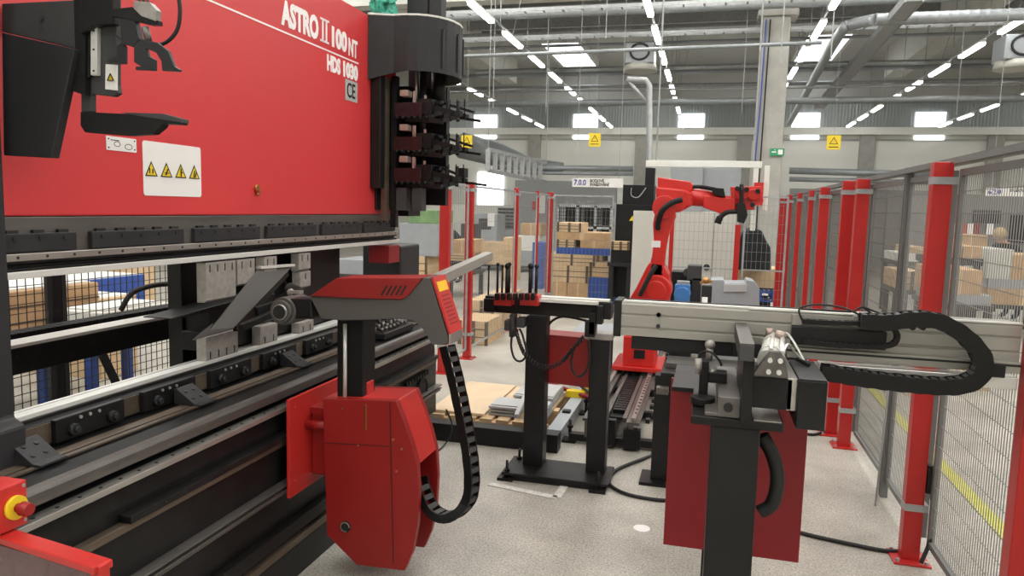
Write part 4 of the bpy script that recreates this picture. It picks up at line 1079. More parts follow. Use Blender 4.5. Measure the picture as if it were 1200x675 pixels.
# pneumatic cylinder
cy = MB()
cy.cyl((0.205, 2.40, 1.245), (0.245, 2.66, 1.262), 0.034, 24).cyl((0.215, 2.45, 1.247), (0.218, 2.47, 1.248), 0.038, 24).cyl((0.235, 2.60, 1.258), (0.238, 2.62, 1.259), 0.038, 24)
cy.build('pneumatic_cylinder', 'beige', ld)
MB().cyl((0.245, 2.40, 1.272), (0.262, 2.60, 1.29), 0.008, 8).cyl((0.21, 2.40, 1.28), (0.235, 2.62, 1.298), 0.006, 8).build('tie_rod', 'alu_b', ld)
ep = MB().prism([(0.155, 1.205), (0.262, 1.205), (0.248, 1.262), (0.236, 1.285), (0.205, 1.285), (0.19, 1.262)], 'y', 2.35, 2.37).build('cylinder_end_plate', 'steel_d', ld, 0.003)
g = MB()
for x, z in ((0.205, 1.268), (0.235, 1.268), (0.203, 1.232), (0.233, 1.232)): g.cyl((x, 2.338, z-0.01), (x, 2.352, z-0.01), 0.0075, 12)
g.each('bolt', 'steel_b', ep)
MB().box(0.15, 0.28, 2.37, 2.55, 1.10, 1.20).build('cylinder_support', 'black', ld, 0.004)
MB().box(0.262, 0.292, 2.37, 2.98, 1.10, 1.202).build('bright_cover', 'steel', ld, 0.003)
MB().box(0.292, 0.375, 2.35, 2.66, 1.05, 1.203).build('control_box', 'black', ld, 0.005)
MB().box(0.294, 0.373, 2.352, 2.658, 1.204, 1.206).build('control_box_lid', 'char2', ld)
g = MB()
for lp in ([(0.25,2.45,1.26),(0.27,2.5,1.285),(0.30,2.56,1.25),(0.33,2.6,1.215)], [(0.255,2.6,1.3),(0.28,2.62,1.30),(0.31,2.6,1.26),(0.335,2.58,1.215)]):
    g.tube(spline(lp), 0.004, 6)
g.build('air_line', 'alu_b', ld)
MB().bar((0.31, 2.58, 1.225), (0.345, 2.55, 1.212), 0.012, 0.012).build('air_connector', 'ink', ld)
MB().cyl((0.225, 2.66, 1.28), (0.225, 2.66, 1.31), 0.012, 10).cyl((0.24, 2.60, 1.30), (0.27, 2.60, 1.295), 0.015, 10).build('port_fitting', 'pinkish', ld)
# corrugated hose bulging right of the column
hp_ = spline([P(893, 510, y=2.46), P(906, 535, y=2.46), P(911, 562, y=2.46), P(905, 590, y=2.46), P(890, 600, y=2.46)], 16)
rs = [0.021 + 0.003*(i % 2) for i in range(len(hp_))]
tag(MB().tube(hp_, rs, 12).build('corrugated_hose', 'rubber'), 'short ribbed black hose bending out beside the black column in the foreground', 'hose')
# dark red panel behind the column
rp = thing('red_cabinet', 'large dark red sheet panel hanging behind the black foreground column', 'panel', (0.15, 3.1, 0.28))
MB().box(-0.112, 0.432, 3.10, 3.125, 0.284, 1.01).build('sheet', 'red_dark', rp, 0.003)
MB().box(-0.05, 0.35, 3.125, 3.35, 0.4, 0.95).build('cabinet', 'red_dark', rp)
MB().box(0.05, 0.15, 3.15, 3.25, 0, 0.4).build('support_leg', 'black', rp)
MB().box(-0.10, 0.42, 2.86, 3.3, 1.012, 1.03).build('top_shelf', 'black', rp, 0.002)

# ------------------------------------------------------------------ right fence
XF = 1.06
def fence_post(y, lab, w=0.085, h=1.965, group=None, foot=True, x=XF, bandz=(0.26, 1.86)):
    o = thing('fence_post', lab, 'fence post', (x, y, 0), 'red posts of the safety fence')
    MB().box(x-w/2, x+w/2, y-w*0.35, y+w*0.35+0.01, 0.008, h).build('post', 'red_post', o, 0.004)
    if foot:
        f = MB().box(x-0.085, x+0.085, y-0.085, y+0.085, 0, 0.010).build('foot_plate', 'red_post', o, 0.002)
        g = MB()
        for a in (-1, 1):
            for b in (-1, 1): g.cyl((x+a*0.065, y+b*0.065, 0.01), (x+a*0.065, y+b*0.065, 0.025), 0.009, 6)
        g.each('bolt', 'galv', f)
    g = MB()
    for z in bandz: g.box(x-w/2-0.003, x+w/2+0.02, y-w*0.35-0.004, y+w*0.35+0.012, z, z+0.035)
    g.each('clamp_band', 'galv', o)
    return o
fence_post(3.94, 'big red fence post in the right foreground with grey bands')
fence_post(2.70, 'red fence post cut by the right edge of the picture')
fence_post(5.80, 'nearer post of the pair of red fence posts right of the axis end')
fence_post(6.10, 'farther post of the pair of red fence posts', x=XF-0.045)
fence_post(7.60, 'single thick red fence post just left of the paired posts', 0.085)
fence_post(8.55, 'thin red fence post directly behind the thick single post', 0.05)
fence_post(9.60, 'thin red fence post, second behind the thick single post', 0.05)
fence_post(10.7, 'thin red fence post, third behind the thick single post', 0.05)
fence_post(11.6, 'farthest thick red fence post of the right-hand row', 0.10)
def mesh_panel(y0, y1, x, lab, pitch=0.026, hp=0.10, r=0.0015, z0=0.10, z1=1.93, m='wire', fm='fence', frame=0.03, along='y', group='mesh panels of the safety fence', cat='fence panel', rail=None):
    o = thing('mesh_fence', lab, cat, ((x, (y0+y1)/2, 0) if along == 'y' else ((y0+y1)/2, x, 0)), group)
    def bx(mb, a0, a1, zz0, zz1, t):
        if along == 'y': mb.box(x-t/2, x+t/2, a0, a1, zz0, zz1)
        else: mb.box(a0, a1, x-t/2, x+t/2, zz0, zz1)
    f = MB()
    bx(f, y0, y0+frame, z0, z1, frame*0.8); bx(f, y1-frame, y1, z0, z1, frame*0.8)
    bx(f, y0+frame, y1-frame, z0, z0+frame, frame*0.8); bx(f, y0+frame, y1-frame, z1-frame, z1, frame*0.8)
    if rail: bx(f, y0+frame, y1-frame, rail, rail+0.02, 0.015)
    f.build('frame', fm, o)
    w = MB(); n = int((y1-y0)/pitch)
    for i in range(1, n):
        q = y0 + (y1-y0)*i/n; bx(w, q-r, q+r, z0, z1, r*2)
    n = int((z1-z0)/hp)
    for i in range(1, n):
        q = z0 + (z1-z0)*i/n; bx(w, y0, y1, q-r, q+r, r*2)
    w.build('wire_mesh', m, o)
    return o
XM = 1.135
mesh_panel(2.76, 3.90, XM, 'nearest grey mesh panel at the right edge beside the big red post')
mesh_panel(1.9, 2.66, XM, 'mesh panel beyond the right edge nearer than the cut-off red post')
mesh_panel(3.99, 4.80, XM, 'mesh panel between the big red post and the dark double upright')
mesh_panel(4.84, 5.80, XM, 'mesh panel between the dark double upright and the paired red posts', m='wire_d')
mesh_panel(5.86, 6.70, XM, 'grey mesh panel just behind the paired red posts', m='wire_d')
mesh_panel(6.72, 7.60, XM, 'grey mesh panel in front of the single thick red post', m='wire_d')
for i, (a, b) in enumerate(((7.66, 8.52), (8.6, 9.57), (9.65, 10.67), (10.75, 11.55))):
    mesh_panel(a, b, XM, 'grey mesh panel, %s behind the single thick red post' % ordw[i], pitch=0.030, m='wire_d')
for i, y in enumerate((4.82, 6.71)):
    tag(MB().box(XM-0.03, XM+0.01, y-0.03, y+0.03, 0, 1.99).box(XM-0.035, XM-0.03, y-0.008, y+0.008, 0.02, 1.95).build('fence_upright', 'fence', None, 0.003),
        ['dark grey upright between the big red post and the paired posts', 'dark grey upright behind the paired red posts'][i], 'fence post')
tag(MB().box(XM-0.04, XM+0.03, 2.0, 11.6, 1.955, 1.985).build('fence_top_rail', 'fence'), 'long grey rail along the top of the right-hand fence', 'fence rail')
q = P(1022, 578, z=0)
tag(MB().tube([(XM-0.07, 4.62, 1.15), (XM-0.08, 4.60, 0.6), (XM-0.10, 4.58, 0.02)], 0.006, 8).build('fence_cable', 'galv'), 'thin grey cable hanging down the fence left of the big red post', 'cable')
tag(MB().tube(spline([(XF+0.06, 3.92, 0.5), (XF+0.075, 3.9, 0.3), (XF+0.075, 3.88, 0.15), (XF+0.03, 3.84, 0.03)]), 0.010, 8).box(XF+0.045, XF+0.065, 3.90, 3.94, 0.36, 0.5).build('post_cable', 'rubber'), 'black cable with switch running down the right side of the big red post', 'cable')

# back and left fences
for (y, lab, w) in ((7.02, 'red fence post left of the energy chain, partly behind the grippers', 0.10), (7.8, 'red fence post standing just right of the gripper tips', 0.085),
                 (9.85, 'thin red fence post behind the left pins of the pin rail', 0.06), (11.15, 'thinnest red fence post behind the right pins of the pin rail', 0.045),
                 (12.1, 'red corner post in front of the shelves of boxes', 0.09)):
    fence_post(y, lab, w, x=-2.54)
for i, (a, b) in enumerate(((7.07, 7.76), (7.85, 9.8), (9.9, 11.1), (11.2, 12.05))):
    mesh_panel(a, b, -2.54, 'light wire mesh panel, %s from the near end of the left-hand fence' % ordw[i], pitch=0.055, hp=0.2, r=0.0014, m='wire', fm='galv', frame=0.02)
mesh_panel(-2.48, P(717,300,y=12.1).x, 12.1, 'wire mesh panel in front of the shelves, left of the black cabinet', pitch=0.06, hp=0.12, r=0.0016, along='x', m='wire', fm='galv', frame=0.025)
mesh_panel(-0.60, 0.38, 10.2, 'wire mesh panel in front of the beige cabinet', pitch=0.06, hp=0.12, r=0.0018, along='x', m='wire', fm='galv', frame=0.025, rail=0.95)
mesh_panel(0.46, 1.0, 10.2, 'wire mesh panel right of the middle red post, before the black cover', pitch=0.06, hp=0.12, r=0.0018, along='x', m='wire', fm='galv', frame=0.025, rail=0.95)
fence_post(10.2, 'red fence post below the robot tool in the middle', 0.07, x=P(861, 330, y=10.2).x, h=1.55)
fence_post(10.2, 'thin red post directly right of the robot lower arm', 0.055, x=P(786, 300, y=10.2).x, h=1.75)

# ------------------------------------------------------------------ robot on its track
YRb = 7.0
tk = thing('robot_track', 'low dark floor track with two long steel rails under the red robot', 'track', (-0.5, 6.4, 0))
TX0, TX1 = -0.80, -0.33
for x in (TX0+0.04, TX1-0.12):
    MB().box(x-0.035, x+0.06, 5.15, 8.5, 0.19, 0.21).box(x-0.02, x+0.02, 5.15, 8.5, 0.07, 0.19).build('beam', 'steel_d', tk, 0.002)
    MB().box(x, x+0.03, 5.17, 8.5, 0.211, 0.24).build('rail', 'steel', tk, 0.002)
MB().box(-0.66, -0.63, 5.25, 8.5, 0.18, 0.21).box(-0.52, -0.49, 5.25, 8.5, 0.18, 0.21).build('middle_rail', 'steel_d', tk)
MB().box(-0.63, -0.52, 5.4, 8.5, 0.15, 0.17).build('cable_trough', 'black', tk)
g = MB()
for k in range(22): g.box(-0.62, -0.53, 5.5+0.07*k, 5.55+0.07*k, 0.17, 0.20)
g.build('energy_chain', 'plastic', tk)
for k in range(6):
    yy = 5.2 + 0.75*k
    MB().box(TX0-0.10, TX1+0.08, yy, yy+0.07, 0.02, 0.07).build('cross_member', 'black', tk)
g = MB()
for yy in (5.25, 6.0, 6.75):
    for x in (TX0-0.10, TX1+0.08):
        g.box(x-0.05, x+0.05, yy-0.06, yy+0.05, 0, 0.018).cyl((x, yy, 0.0), (x, yy, 0.16), 0.012, 8).cyl((x, yy, 0.10), (x, yy, 0.12), 0.022, 6)
g.each('levelling_foot', 'black_m', tk, k=3)
g = MB()
for k in range(18):
    g.cyl((TX1-0.10, 5.3+0.1*k, 0.24), (TX1-0.10, 5.3+0.1*k, 0.245), 0.008, 6)
    g.box(TX1-0.03, TX1+0.0, 5.3+0.2*k, 5.36+0.2*k, 0.17, 0.2)
g.build('screws', 'ink', tk)
MB().box(-0.64, -0.56, 5.16, 5.22, 0.02, 0.21).box(TX1-0.17, TX1-0.05, 5.14, 5.2, 0.02, 0.16).build('end_plate', 'black', tk)
rb = thing('welding_robot', 'tall red six-axis robot arm riding on the floor track', 'robot', (-0.55, YRb, 0.24))
RP = lambda px, py, y=YRb: P(px, py, y=y)
a, b = RP(723, 415), RP(779, 409)
MB().box(TX0+0.02, TX1+0.0, YRb-0.32, YRb+0.3, 0.245, 0.285).build('carriage_plate', 'red_robot', rb, 0.005)
x0, x1 = RP(734, 400).x, RP(770, 400).x
bs = MB().box(x0, x1, YRb-0.28, YRb-0.22, 0.285, 0.50).box(x0, x0+0.08, YRb-0.22, YRb+0.2, 0.285, 0.5).box(x1-0.08, x1, YRb-0.22, YRb+0.2, 0.285, 0.5).box(x0, x1, YRb-0.28, YRb+0.2, 0.49, 0.56)
bs.build('base', 'red_robot', rb, 0.01)
MB().box(x0+0.10, x0+0.20, YRb-0.285, YRb-0.27, 0.36, 0.44).build('connector_plate', 'black', rb)
xc = (x0+x1)/2
MB().cyl((xc, YRb, 0.56), (xc, YRb, 0.70), 0.20, 28).cyl((xc, YRb, 0.70), (xc, YRb, 0.78), 0.17, 28, 0.14).build('turntable', 'red_robot', rb)
sh = RP(765, 340)
MB().cyl((sh.x+0.04, YRb-0.20, sh.z+0.02), (sh.x+0.04, YRb+0.1, sh.z+0.02), 0.14, 32).cyl((sh.x+0.04, YRb-0.22, sh.z+0.02), (sh.x+0.04, YRb-0.20, sh.z+0.02), 0.09, 28).prism(pc([(734,368),(736,353),(746,337),(758,313),(762,307),(777,309),(784,322),(786,340),(782,368)], YRb-0.1), 'y', YRb-0.16, YRb+0.16).build('shoulder', 'red_robot', rb, 0.01)
el = RP(781, 243)
la = MB().prism(pc([(757,325),(764,300),(766,282),(765,262),(769,242),(790,242),(792,254),(785,270),(781,288),(779,306),(778,325)], YRb-0.16), 'y', YRb-0.16, YRb-0.05)
la.build('lower_arm', 'red_robot', rb, 0.02)
lq = RP(770, 286, YRb-0.165)
MB().box(lq.x-0.05, lq.x+0.03, YRb-0.165, YRb-0.158, lq.z-0.03, lq.z+0.03).build('white_label', 'white', rb)
MB().cyl((el.x-0.01, YRb-0.2, el.z), (el.x-0.01, YRb+0.18, el.z), 0.105, 28).build('elbow_joint', 'red_robot', rb, 0.005)
MB().prism(pc([(769,219),(800,222),(812,226),(812,240),(796,249),(786,248),(769,236)], YRb-0.1), 'y', YRb-0.13, YRb+0.16).build('upper_housing', 'red_robot', rb, 0.015)
MB().prism(pc([(771,207.5),(810,213),(812,217),(811,224),(805,226),(771,221)], YRb-0.06), 'y', YRb-0.08, YRb+0.12).build('wire_feeder', 'red_robot', rb, 0.01)
fa = [RP(806, 230), RP(828, 233), RP(846, 238), RP(866, 238)]
MB().tube(fa, [0.085, 0.075, 0.07, 0.06], 20).prism(pc([(824,229),(862,233),(862,248),(846,251),(824,243)], YRb-0.08), 'y', YRb-0.08, YRb+0.08).build('forearm', 'red_robot', rb, 0.008)
MB().prism(pc([(856,219),(892,218),(895,236),(884,239),(884,246),(858,246)], YRb-0.06), 'y', YRb-0.05, YRb+0.09).cyl(RP(870, 226, YRb-0.1), RP(870, 226, YRb+0.1), 0.06, 20).cyl(RP(883, 228, YRb-0.1), RP(883, 228, YRb+0.1), 0.05, 20).build('wrist', 'red_robot', rb, 0.006)
g = MB()
for (px, py) in ((864, 221), (875, 222), (865, 240), (882, 240), (888, 224)): g.cyl(RP(px, py, YRb-0.13), RP(px, py, YRb-0.10), 0.022, 10)
g.cyl(RP(869, 216, YRb-0.12), RP(869, 260, YRb-0.12), 0.018, 10).prism(pc([(864,240),(873,238),(876,252),(872,262),(864,260)], YRb-0.13), 'y', YRb-0.15, YRb-0.04)
g.build('tool_holder', 'black', rb, 0.003)
MB().tube(spline([RP(866,248,YRb-0.1), RP(852,249,YRb-0.1), RP(844,255,YRb-0.1), RP(841,262,YRb-0.1)]), [0.02]*8+[0.022]*8+[0.03]*9, 12).build('welding_torch', 'plastic', rb)
MB().tube(spline([RP(809,219,YRb-0.05), RP(822,219,YRb-0.05), RP(838,222,YRb-0.05), RP(848,226,YRb-0.05)]), 0.018, 10).prism(pc([(833,220),(848,221),(850,231),(836,228)], YRb-0.05), 'y', YRb-0.1, YRb).build('torch_hose', 'plastic', rb)
MB().tube(spline([RP(799,234,YRb-0.22), RP(787,238,YRb-0.24), RP(776,247,YRb-0.25), RP(771,262,YRb-0.22), RP(771,268,YRb-0.19)]), 0.026, 12).build('cable_hose', 'plastic', rb)
MB().tube(spline([RP(769,311,YRb-0.27), RP(762,322,YRb-0.28), RP(755,336,YRb-0.27), RP(750,346,YRb-0.24)]), 0.022, 12).build('cable_hose', 'rubber', rb)
q = RP(886, 231, YRb+0.3)
tag(MB().box(P(883,228,y=11.4).x, P(894,228,y=11.4).x, 11.36, 11.44, P(886,241,y=11.4).z, P(886,214,y=11.4).z).build('hanging_plate', 'red_robot'), 'bright red plate right of the robot wrist, hanging on the pale frame', 'plate')
a = P(873, 192, y=10.6)
# gantry frame behind the robot
gf = thing('gantry_frame', 'pale horizontal beam frame high behind the robot', 'frame', (-0.1, 11.5, 0))
MB().box(-0.95, 0.72, 11.45, 11.55, 2.365, 2.46).build('beam', 'offw', gf, 0.005)
for px in (884, 897): 
    x = P(px, 230, y=11.5).x; MB().box(x-0.035, x+0.035, 11.46, 11.54, 1.45 if px == 884 else 1.75, 2.4).build('post', 'offw', gf, 0.004)
MB().cyl((-0.8, 11.5, 2.45), (-0.8, 11.5, ZC+0.5), 0.012, 6).cyl((0.6, 11.5, 2.45), (0.6, 11.5, ZC+0.5), 0.012, 6).each('hanger', 'galv', gf)
MB().box(0.35, 0.42, 11.46, 11.52, 1.9, 2.37).build('hanging_post', 'galv', gf)

# machines behind: black cabinet, beige cabinet, gauge machine, motor, grey box
cb = thing('black_cabinet', 'tall black machine cabinet with a small warning triangle', 'cabinet', (-1.1, 12.4, 0))
MB().box(-1.48, -0.85, 12.3, 13.0, 0.25, 1.80).build('body', 'black', cb, 0.008)
MB().box(-1.385, -0.88, 12.4, 12.9, 1.80, 2.12).build('upper_box', 'black', cb, 0.006)
MB().box(-1.03, -0.88, 12.4, 12.6, 2.12, 2.40).build('top_box', 'black', cb, 0.004)
MB().box(-1.5, -1.47, 12.28, 12.33, 0, 1.82).build('frame', 'galv', cb)
q = P(741, 256, y=12.3)
MB().prism([(q.x-0.05, q.z-0.04), (q.x+0.05, q.z-0.04), (q.x, q.z+0.045)], 'y', 12.29, 12.30).build('warning_triangle', 'yellow', cb)
MB().tube(spline([P(740,220,y=12.3), P(740,229,y=12.3), P(748,231,y=12.3), P(757,220,y=12.3)]), 0.008, 6).build('cable', 'galv', cb)
cb = thing('beige_cabinet', 'large beige sheet metal enclosure behind the robot', 'cabinet', (-0.3, 11.3, 0))
MB().box(-1.06, 0.42, 11.0, 11.4, 0.0, 1.70).build('body', 'beige', cb, 0.006)
MB().box(-0.6, -0.595, 10.995, 11.0, 0.1, 1.70).box(0.09, 0.095, 10.995, 11.0, 0.1, 1.70).build('door_gap', 'ink', cb)
q = P(828, 313, y=11.0)
MB().cyl((q.x, 10.97, q.z), (q.x, 11.0, q.z), 0.045, 20).build('round_port', 'char', cb)
MB().box(-0.55, -0.1, 11.02, 11.38, 1.70, 2.34).box(-0.1, 0.42, 11.1, 11.38, 1.72, 2.34).build('upper_partition', 'mgrey', cb, 0.004)
mb_ = thing('measuring_machine', 'small black machine with grey head behind the aluminium axis', 'machine', (-0.2, 8.8, 0.4))
a, b = P(787, 318, y=8.8), P(813, 352, y=8.8)
MB().box(a.x, b.x, 8.8, 9.1, 0.0, a.z).build('body', 'black', mb_, 0.01)
a, b = P(806, 311, y=8.7), P(822, 329, y=8.7)
MB().box(a.x, b.x, 8.7, 8.95, b.z, a.z).cyl((a.x, 8.75, (a.z+b.z)/2), (a.x, 8.72, (a.z+b.z)/2), 0.05, 16).build('head', 'char2', mb_, 0.006)
MB().box(P(811,332,y=8.7).x, P(822,332,y=8.7).x, 8.7, 8.9, 0.3, P(815,326,y=8.7).z).build('column', 'char', mb_, 0.004)
bm_ = thing('blue_motor', 'small bright blue electric motor behind the aluminium axis', 'motor', (-0.2, 7.9, 0.6))
a, b = P(790, 331, y=7.9), P(809, 360, y=7.9)
MB().box(a.x+0.01, b.x-0.01, 7.86, 7.98, b.z-0.1, a.z-0.015).cyl(((a.x+b.x)/2, 7.84, a.z-0.12), ((a.x+b.x)/2, 8.05, a.z-0.12), 0.085, 20).build('housing', 'blue2', bm_, 0.015)
MB().box(a.x+0.03, b.x-0.02, 7.88, 7.96, a.z-0.015, a.z+0.02).build('terminal_box', 'mgrey', bm_, 0.004)
MB().box(a.x, b.x+0.02, 7.86, 8.1, 0, b.z-0.1).build('pedestal', 'black', bm_, 0.005)
vt = thing('valve_tower', 'slim valve tower with brass fittings between the blue motor and the grey machine', 'valve', (0.0, 8.2, 0))
a = P(829, 335, y=8.2)
MB().box(a.x-0.06, a.x+0.05, 8.18, 8.3, 0, a.z).build('body', 'char', vt, 0.004)
MB().cyl((a.x-0.02, 8.16, a.z-0.28), (a.x-0.02, 8.16, a.z-0.12), 0.03, 12).build('white_cylinder', 'white', vt)
MB().sphere((a.x-0.02, 8.2, a.z+0.06), 0.035, 10, 8).bar((a.x-0.08, 8.2, a.z+0.03), (a.x+0.05, 8.2, a.z+0.05), 0.03, 0.03).build('fitting', 'copper', vt)
gb = thing('grey_machine', 'low grey machine housing standing behind the aluminium axis', 'machine', (0.3, 8.6, 0))
MB().prism(pc([(833,361),(833,328),(848,328),(849,332),(874,332),(875,328),(884,330),(890,338),(890,364)], 8.5), 'y', 8.5, 8.9).box(0.1, 0.55, 8.52, 8.88, 0.0, 0.7).build('housing', 'mgrey', gb, 0.008)
MB().prism(pc([(848,333),(875,333),(875,342),(848,342)], 8.49), 'y', 8.48, 8.5).build('recess', 'grey_l', gb, 0.003)
# black cover (hood-like drape), crate and blue pallet behind it
bc = MB()
pp = pc([(861,316),(862,296),(868,275),(880,267),(893,270),(898,282),(903,290),(904,318)], 12.0)
bc.prism(pp, 'y', 12.0, 12.7)
tag(bc.build('welding_curtain', 'cloth', None, 0.04), 'dark draped welding cover beside the concrete column', 'curtain')
MB_ = box(P(855,330,y=12.6).x, P(925,330,y=12.6).x, 12.6, 13.3, 0.5, 0.82)
tag(MB_.build('cardboard_crate', 'card2', None, 0.01), 'long pale cardboard crate under the dark welding cover', 'crate')
def pallet_mb(x0, x1, y0, y1, z0, h=0.14):
    m = MB(); n = 7
    for i in range(n):
        a = x0 + (x1-x0)*i/n; m.box(a, a+(x1-x0)/n*0.72, y0, y1, z0+h-0.022, z0+h)
    for t in (0, 0.45, 0.9):
        yy = y0+(y1-y0)*t; m.box(x0, x1, yy, yy+(y1-y0)*0.1, z0+h-0.044, z0+h-0.022); m.box(x0, x1, yy, yy+(y1-y0)*0.1, z0, z0+0.022)
        for s_ in (0, 0.44, 0.88): xx = x0+(x1-x0)*s_; m.box(xx, xx+(x1-x0)*0.12, yy, yy+(y1-y0)*0.1, z0+0.022, z0+h-0.044)
    return m
def pallet(x0, x1, y0, y1, z0, lab, m='wood', h=0.14, name='wooden_pallet'):
    return tag(pallet_mb(x0, x1, y0, y1, z0, h).build(name, m), lab, 'pallet')
pallet(P(888,350,y=12.4).x, P(926,350,y=12.4).x, 12.4, 13.2, 0.30, 'dark blue pallet beside the grey machine, under the cardboard crate', 'blue', 0.18, 'blue_pallet')
tag(box(0.4, 1.05, 12.55, 13.3, 0, 0.3).build('steel_plinth', 'char', None, 0.01), 'dark low plinth under the dark blue pallet', 'plinth')

# ------------------------------------------------------------------ pallet platform left of the stand
pf = thing('platform_frame', 'low black steel frame around the pallet on the floor', 'frame', (-1.4, 5.3, 0))
a = P(500, 512, z=0); b = P(640, 524, z=0)
MB().box(-2.05, -0.93, 4.93, 5.05, 0.0, 0.13).build('front_beam', 'black', pf, 0.004)
MB().box(-1.03, -0.95, 5.05, 6.9, 0.0, 0.128).box(-1.03, -0.93, 5.05, 6.9, 0.128, 0.132).build('side_beam', 'mgrey', pf, 0.001)
MB().box(-2.05, -1.98, 5.05, 6.0, 0.0, 0.06).build('left_beam', 'black', pf, 0.004)
for i in range(3): MB().box(-1.01, -0.95, 5.5+0.5*i, 5.56+0.5*i, 0.131, 0.15).build('lug', 'black', pf)
pallet(-1.93, -1.06, 5.12, 6.15, 0.0, 'pale wooden pallet lying inside the black floor frame')
tag(box(-1.97, -1.54, 5.16, 6.12, 0.142, 0.162).build('plywood_board', 'ply', None, 0.002), 'pale board lying on the left half of the pallet in the black frame', 'board')
tag(box(-1.53, -1.44, 5.55, 6.12, 0.142, 0.15).build('plywood_board', 'ply'), 'narrow board strip beside the steel stacks on the pallet', 'board')
def stack(x0, x1, y0, y1, z0, n, lab):
    o = thing('sheet_stack', lab, 'metal sheets', ((x0+x1)/2, (y0+y1)/2, z0))
    for k in range(n):
        MB().box(x0+0.004*(k % 2), x1-0.003*(k % 3), y0+0.005*(k % 2), y1, z0+k*0.026, z0+k*0.026+0.018).box(x0+0.01, x1-0.01, y0+0.03, y1-0.02, z0+k*0.026+0.018, z0+k*0.026+0.026).build('bent_panel', 'grey_l' if k == n-1 else 'galv', o, 0.002)
stack(-1.52, -1.29, 5.22, 5.50, 0.142, 3, 'stack of small grey bent steel panels on the pallet, left one')
stack(-1.24, -1.08, 5.20, 5.50, 0.142, 3, 'stack of small grey bent steel panels on the pallet, right one')
stack(-1.43, -1.10, 5.60, 6.05, 0.142, 3, 'wider stack of grey bent steel panels at the back of the pallet')
tag(MB().bar(P(605, 488, z=0.25), P(617, 460, z=0.24), 0.03, 0.03).build('steel_angle', 'grey_l'), 'small bright steel angle lying across the panel stacks', 'steel angle')
o = thing('yellow_clamp', 'bright yellow clamp lying with red hose behind the stand', 'clamp', (-0.95, 6.6, 0.13))
q = P(684, 456, z=0.2)
MB().box(q.x-0.14, q.x+0.10, q.y-0.05, q.y+0.03, 0.13, 0.19).box(q.x-0.02, q.x+0.06, q.y, q.y+0.10, 0.19, 0.24).build('body', 'yellow', o, 0.006)
MB().tube(spline([(q.x-0.45, q.y-0.1, 0.15), (q.x-0.3, q.y+0.05, 0.2), (q.x-0.1, q.y, 0.17), (q.x+0.1, q.y-0.1, 0.15)]), 0.02, 8).build('hose', 'red_dark', o)
MB().tube(spline([(q.x-0.45, q.y-0.05, 0.15), (q.x-0.35, q.y+0.1, 0.3), (q.x-0.1, q.y+0.05, 0.25), (q.x+0.18, q.y-0.2, 0.15)]), 0.012, 8).build('cable', 'rubber', o)
# grey tray behind the stand
q0, q1 = P(650, 385, z=0.55), P(690, 392, z=0.55)
tag(box(-1.25, -0.85, 6.8, 7.8, 0.45, 0.5).build('grey_tray', 'mgrey', None, 0.01), 'flat grey tray seen between the two black legs above the red box', 'tray')
tag(MB().box(-1.2, -1.15, 6.9, 6.95, 0.13, 0.45).box(-0.95, -0.9, 6.9, 6.95, 0.13, 0.45).box(-1.2, -1.15, 7.7, 7.75, 0, 0.45).box(-0.95, -0.9, 7.7, 7.75, 0, 0.45).build('tray_stand', 'black'), 'four black legs carrying the flat grey tray', 'stand')

# ------------------------------------------------------------------ background stock: shelves, crates, boxes
REF = {}
def crate(px0, py0, px1, py1, y, d, m, lab, name='cardboard_box', lid=None, cat='box', group=None, floor=False):
    a, b = P(px0, py0, y=y), P(px1, py1, y=y)
    pr = REF.setdefault(y, (px0+px1)/2)
    a.z, b.z = P(pr, py0, y=y).z, P(pr, py1, y=y).z
    z0 = max(0.0, b.z)
    if floor or z0 < 0.14: z0 = 0.0
    o = thing(name, lab, cat, ((a.x+b.x)/2, y+d/2, z0), group)
    MB().box(a.x, b.x, y, y+d, z0, a.z).build('body', m, o, 0.008)
    if lid: MB().box(a.x+0.01, b.x-0.01, y+0.01, y+d-0.01, a.z, a.z+0.01).build('lid', lid, o)
    if name == 'cardboard_box':
        w = b.x-a.x; h = a.z-z0
        MB().box(a.x+w*0.46, a.x+w*0.54, y-0.002, y, z0, a.z).build('tape', 'card2', o)
    if name == 'wooden_crate':
        h = a.z-z0; g = MB()
        for t in (0.33, 0.66): g.box(a.x, b.x, y-0.003, y, z0+h*t-0.006, z0+h*t+0.006)
        for t in (0.03, 0.5, 0.94): g.box(a.x+(b.x-a.x)*t, a.x+(b.x-a.x)*t+0.04, y-0.012, y, z0, a.z)
        g.build('battens', 'brown', o)
    return o
# shelf with boxes behind corner post
sh = thing('stock_rack', 'grey steel rack with mesh doors behind the boxes under the hanging sign', 'rack', (-2.4, 18.2, 0))
a, b = P(653, 240, y=18), P(718, 300, y=18)
for px in (653, 676, 697, 716):
    x = P(px, 270, y=18).x; MB().box(x-0.04, x+0.04, 18, 18.08, 0, a.z).box(x-0.04, x+0.04, 18.8, 18.88, 0, a.z).build('upright', 'galv', sh)
for py in (240, 265):
    z = P(680, py, y=18).z; MB().box(a.x, b.x, 18, 18.88, z-0.06, z).build('shelf', 'galv', sh)
g = MB()
for i in range(26): x = a.x+(b.x-a.x)*i/26; g.box(x-0.006, x+0.006, 18.0, 18.012, P(680,265,y=18).z, a.z)
for i in range(6): z = P(680,265,y=18).z+(a.z-P(680,265,y=18).z)*i/6; g.box(a.x, b.x, 18.0, 18.012, z-0.006, z+0.006)
g.build('mesh_door', 'wire_b', sh)
MB().box(a.x, b.x, 18.9, 18.95, 0, a.z).build('rear_sheet', 'char', sh)
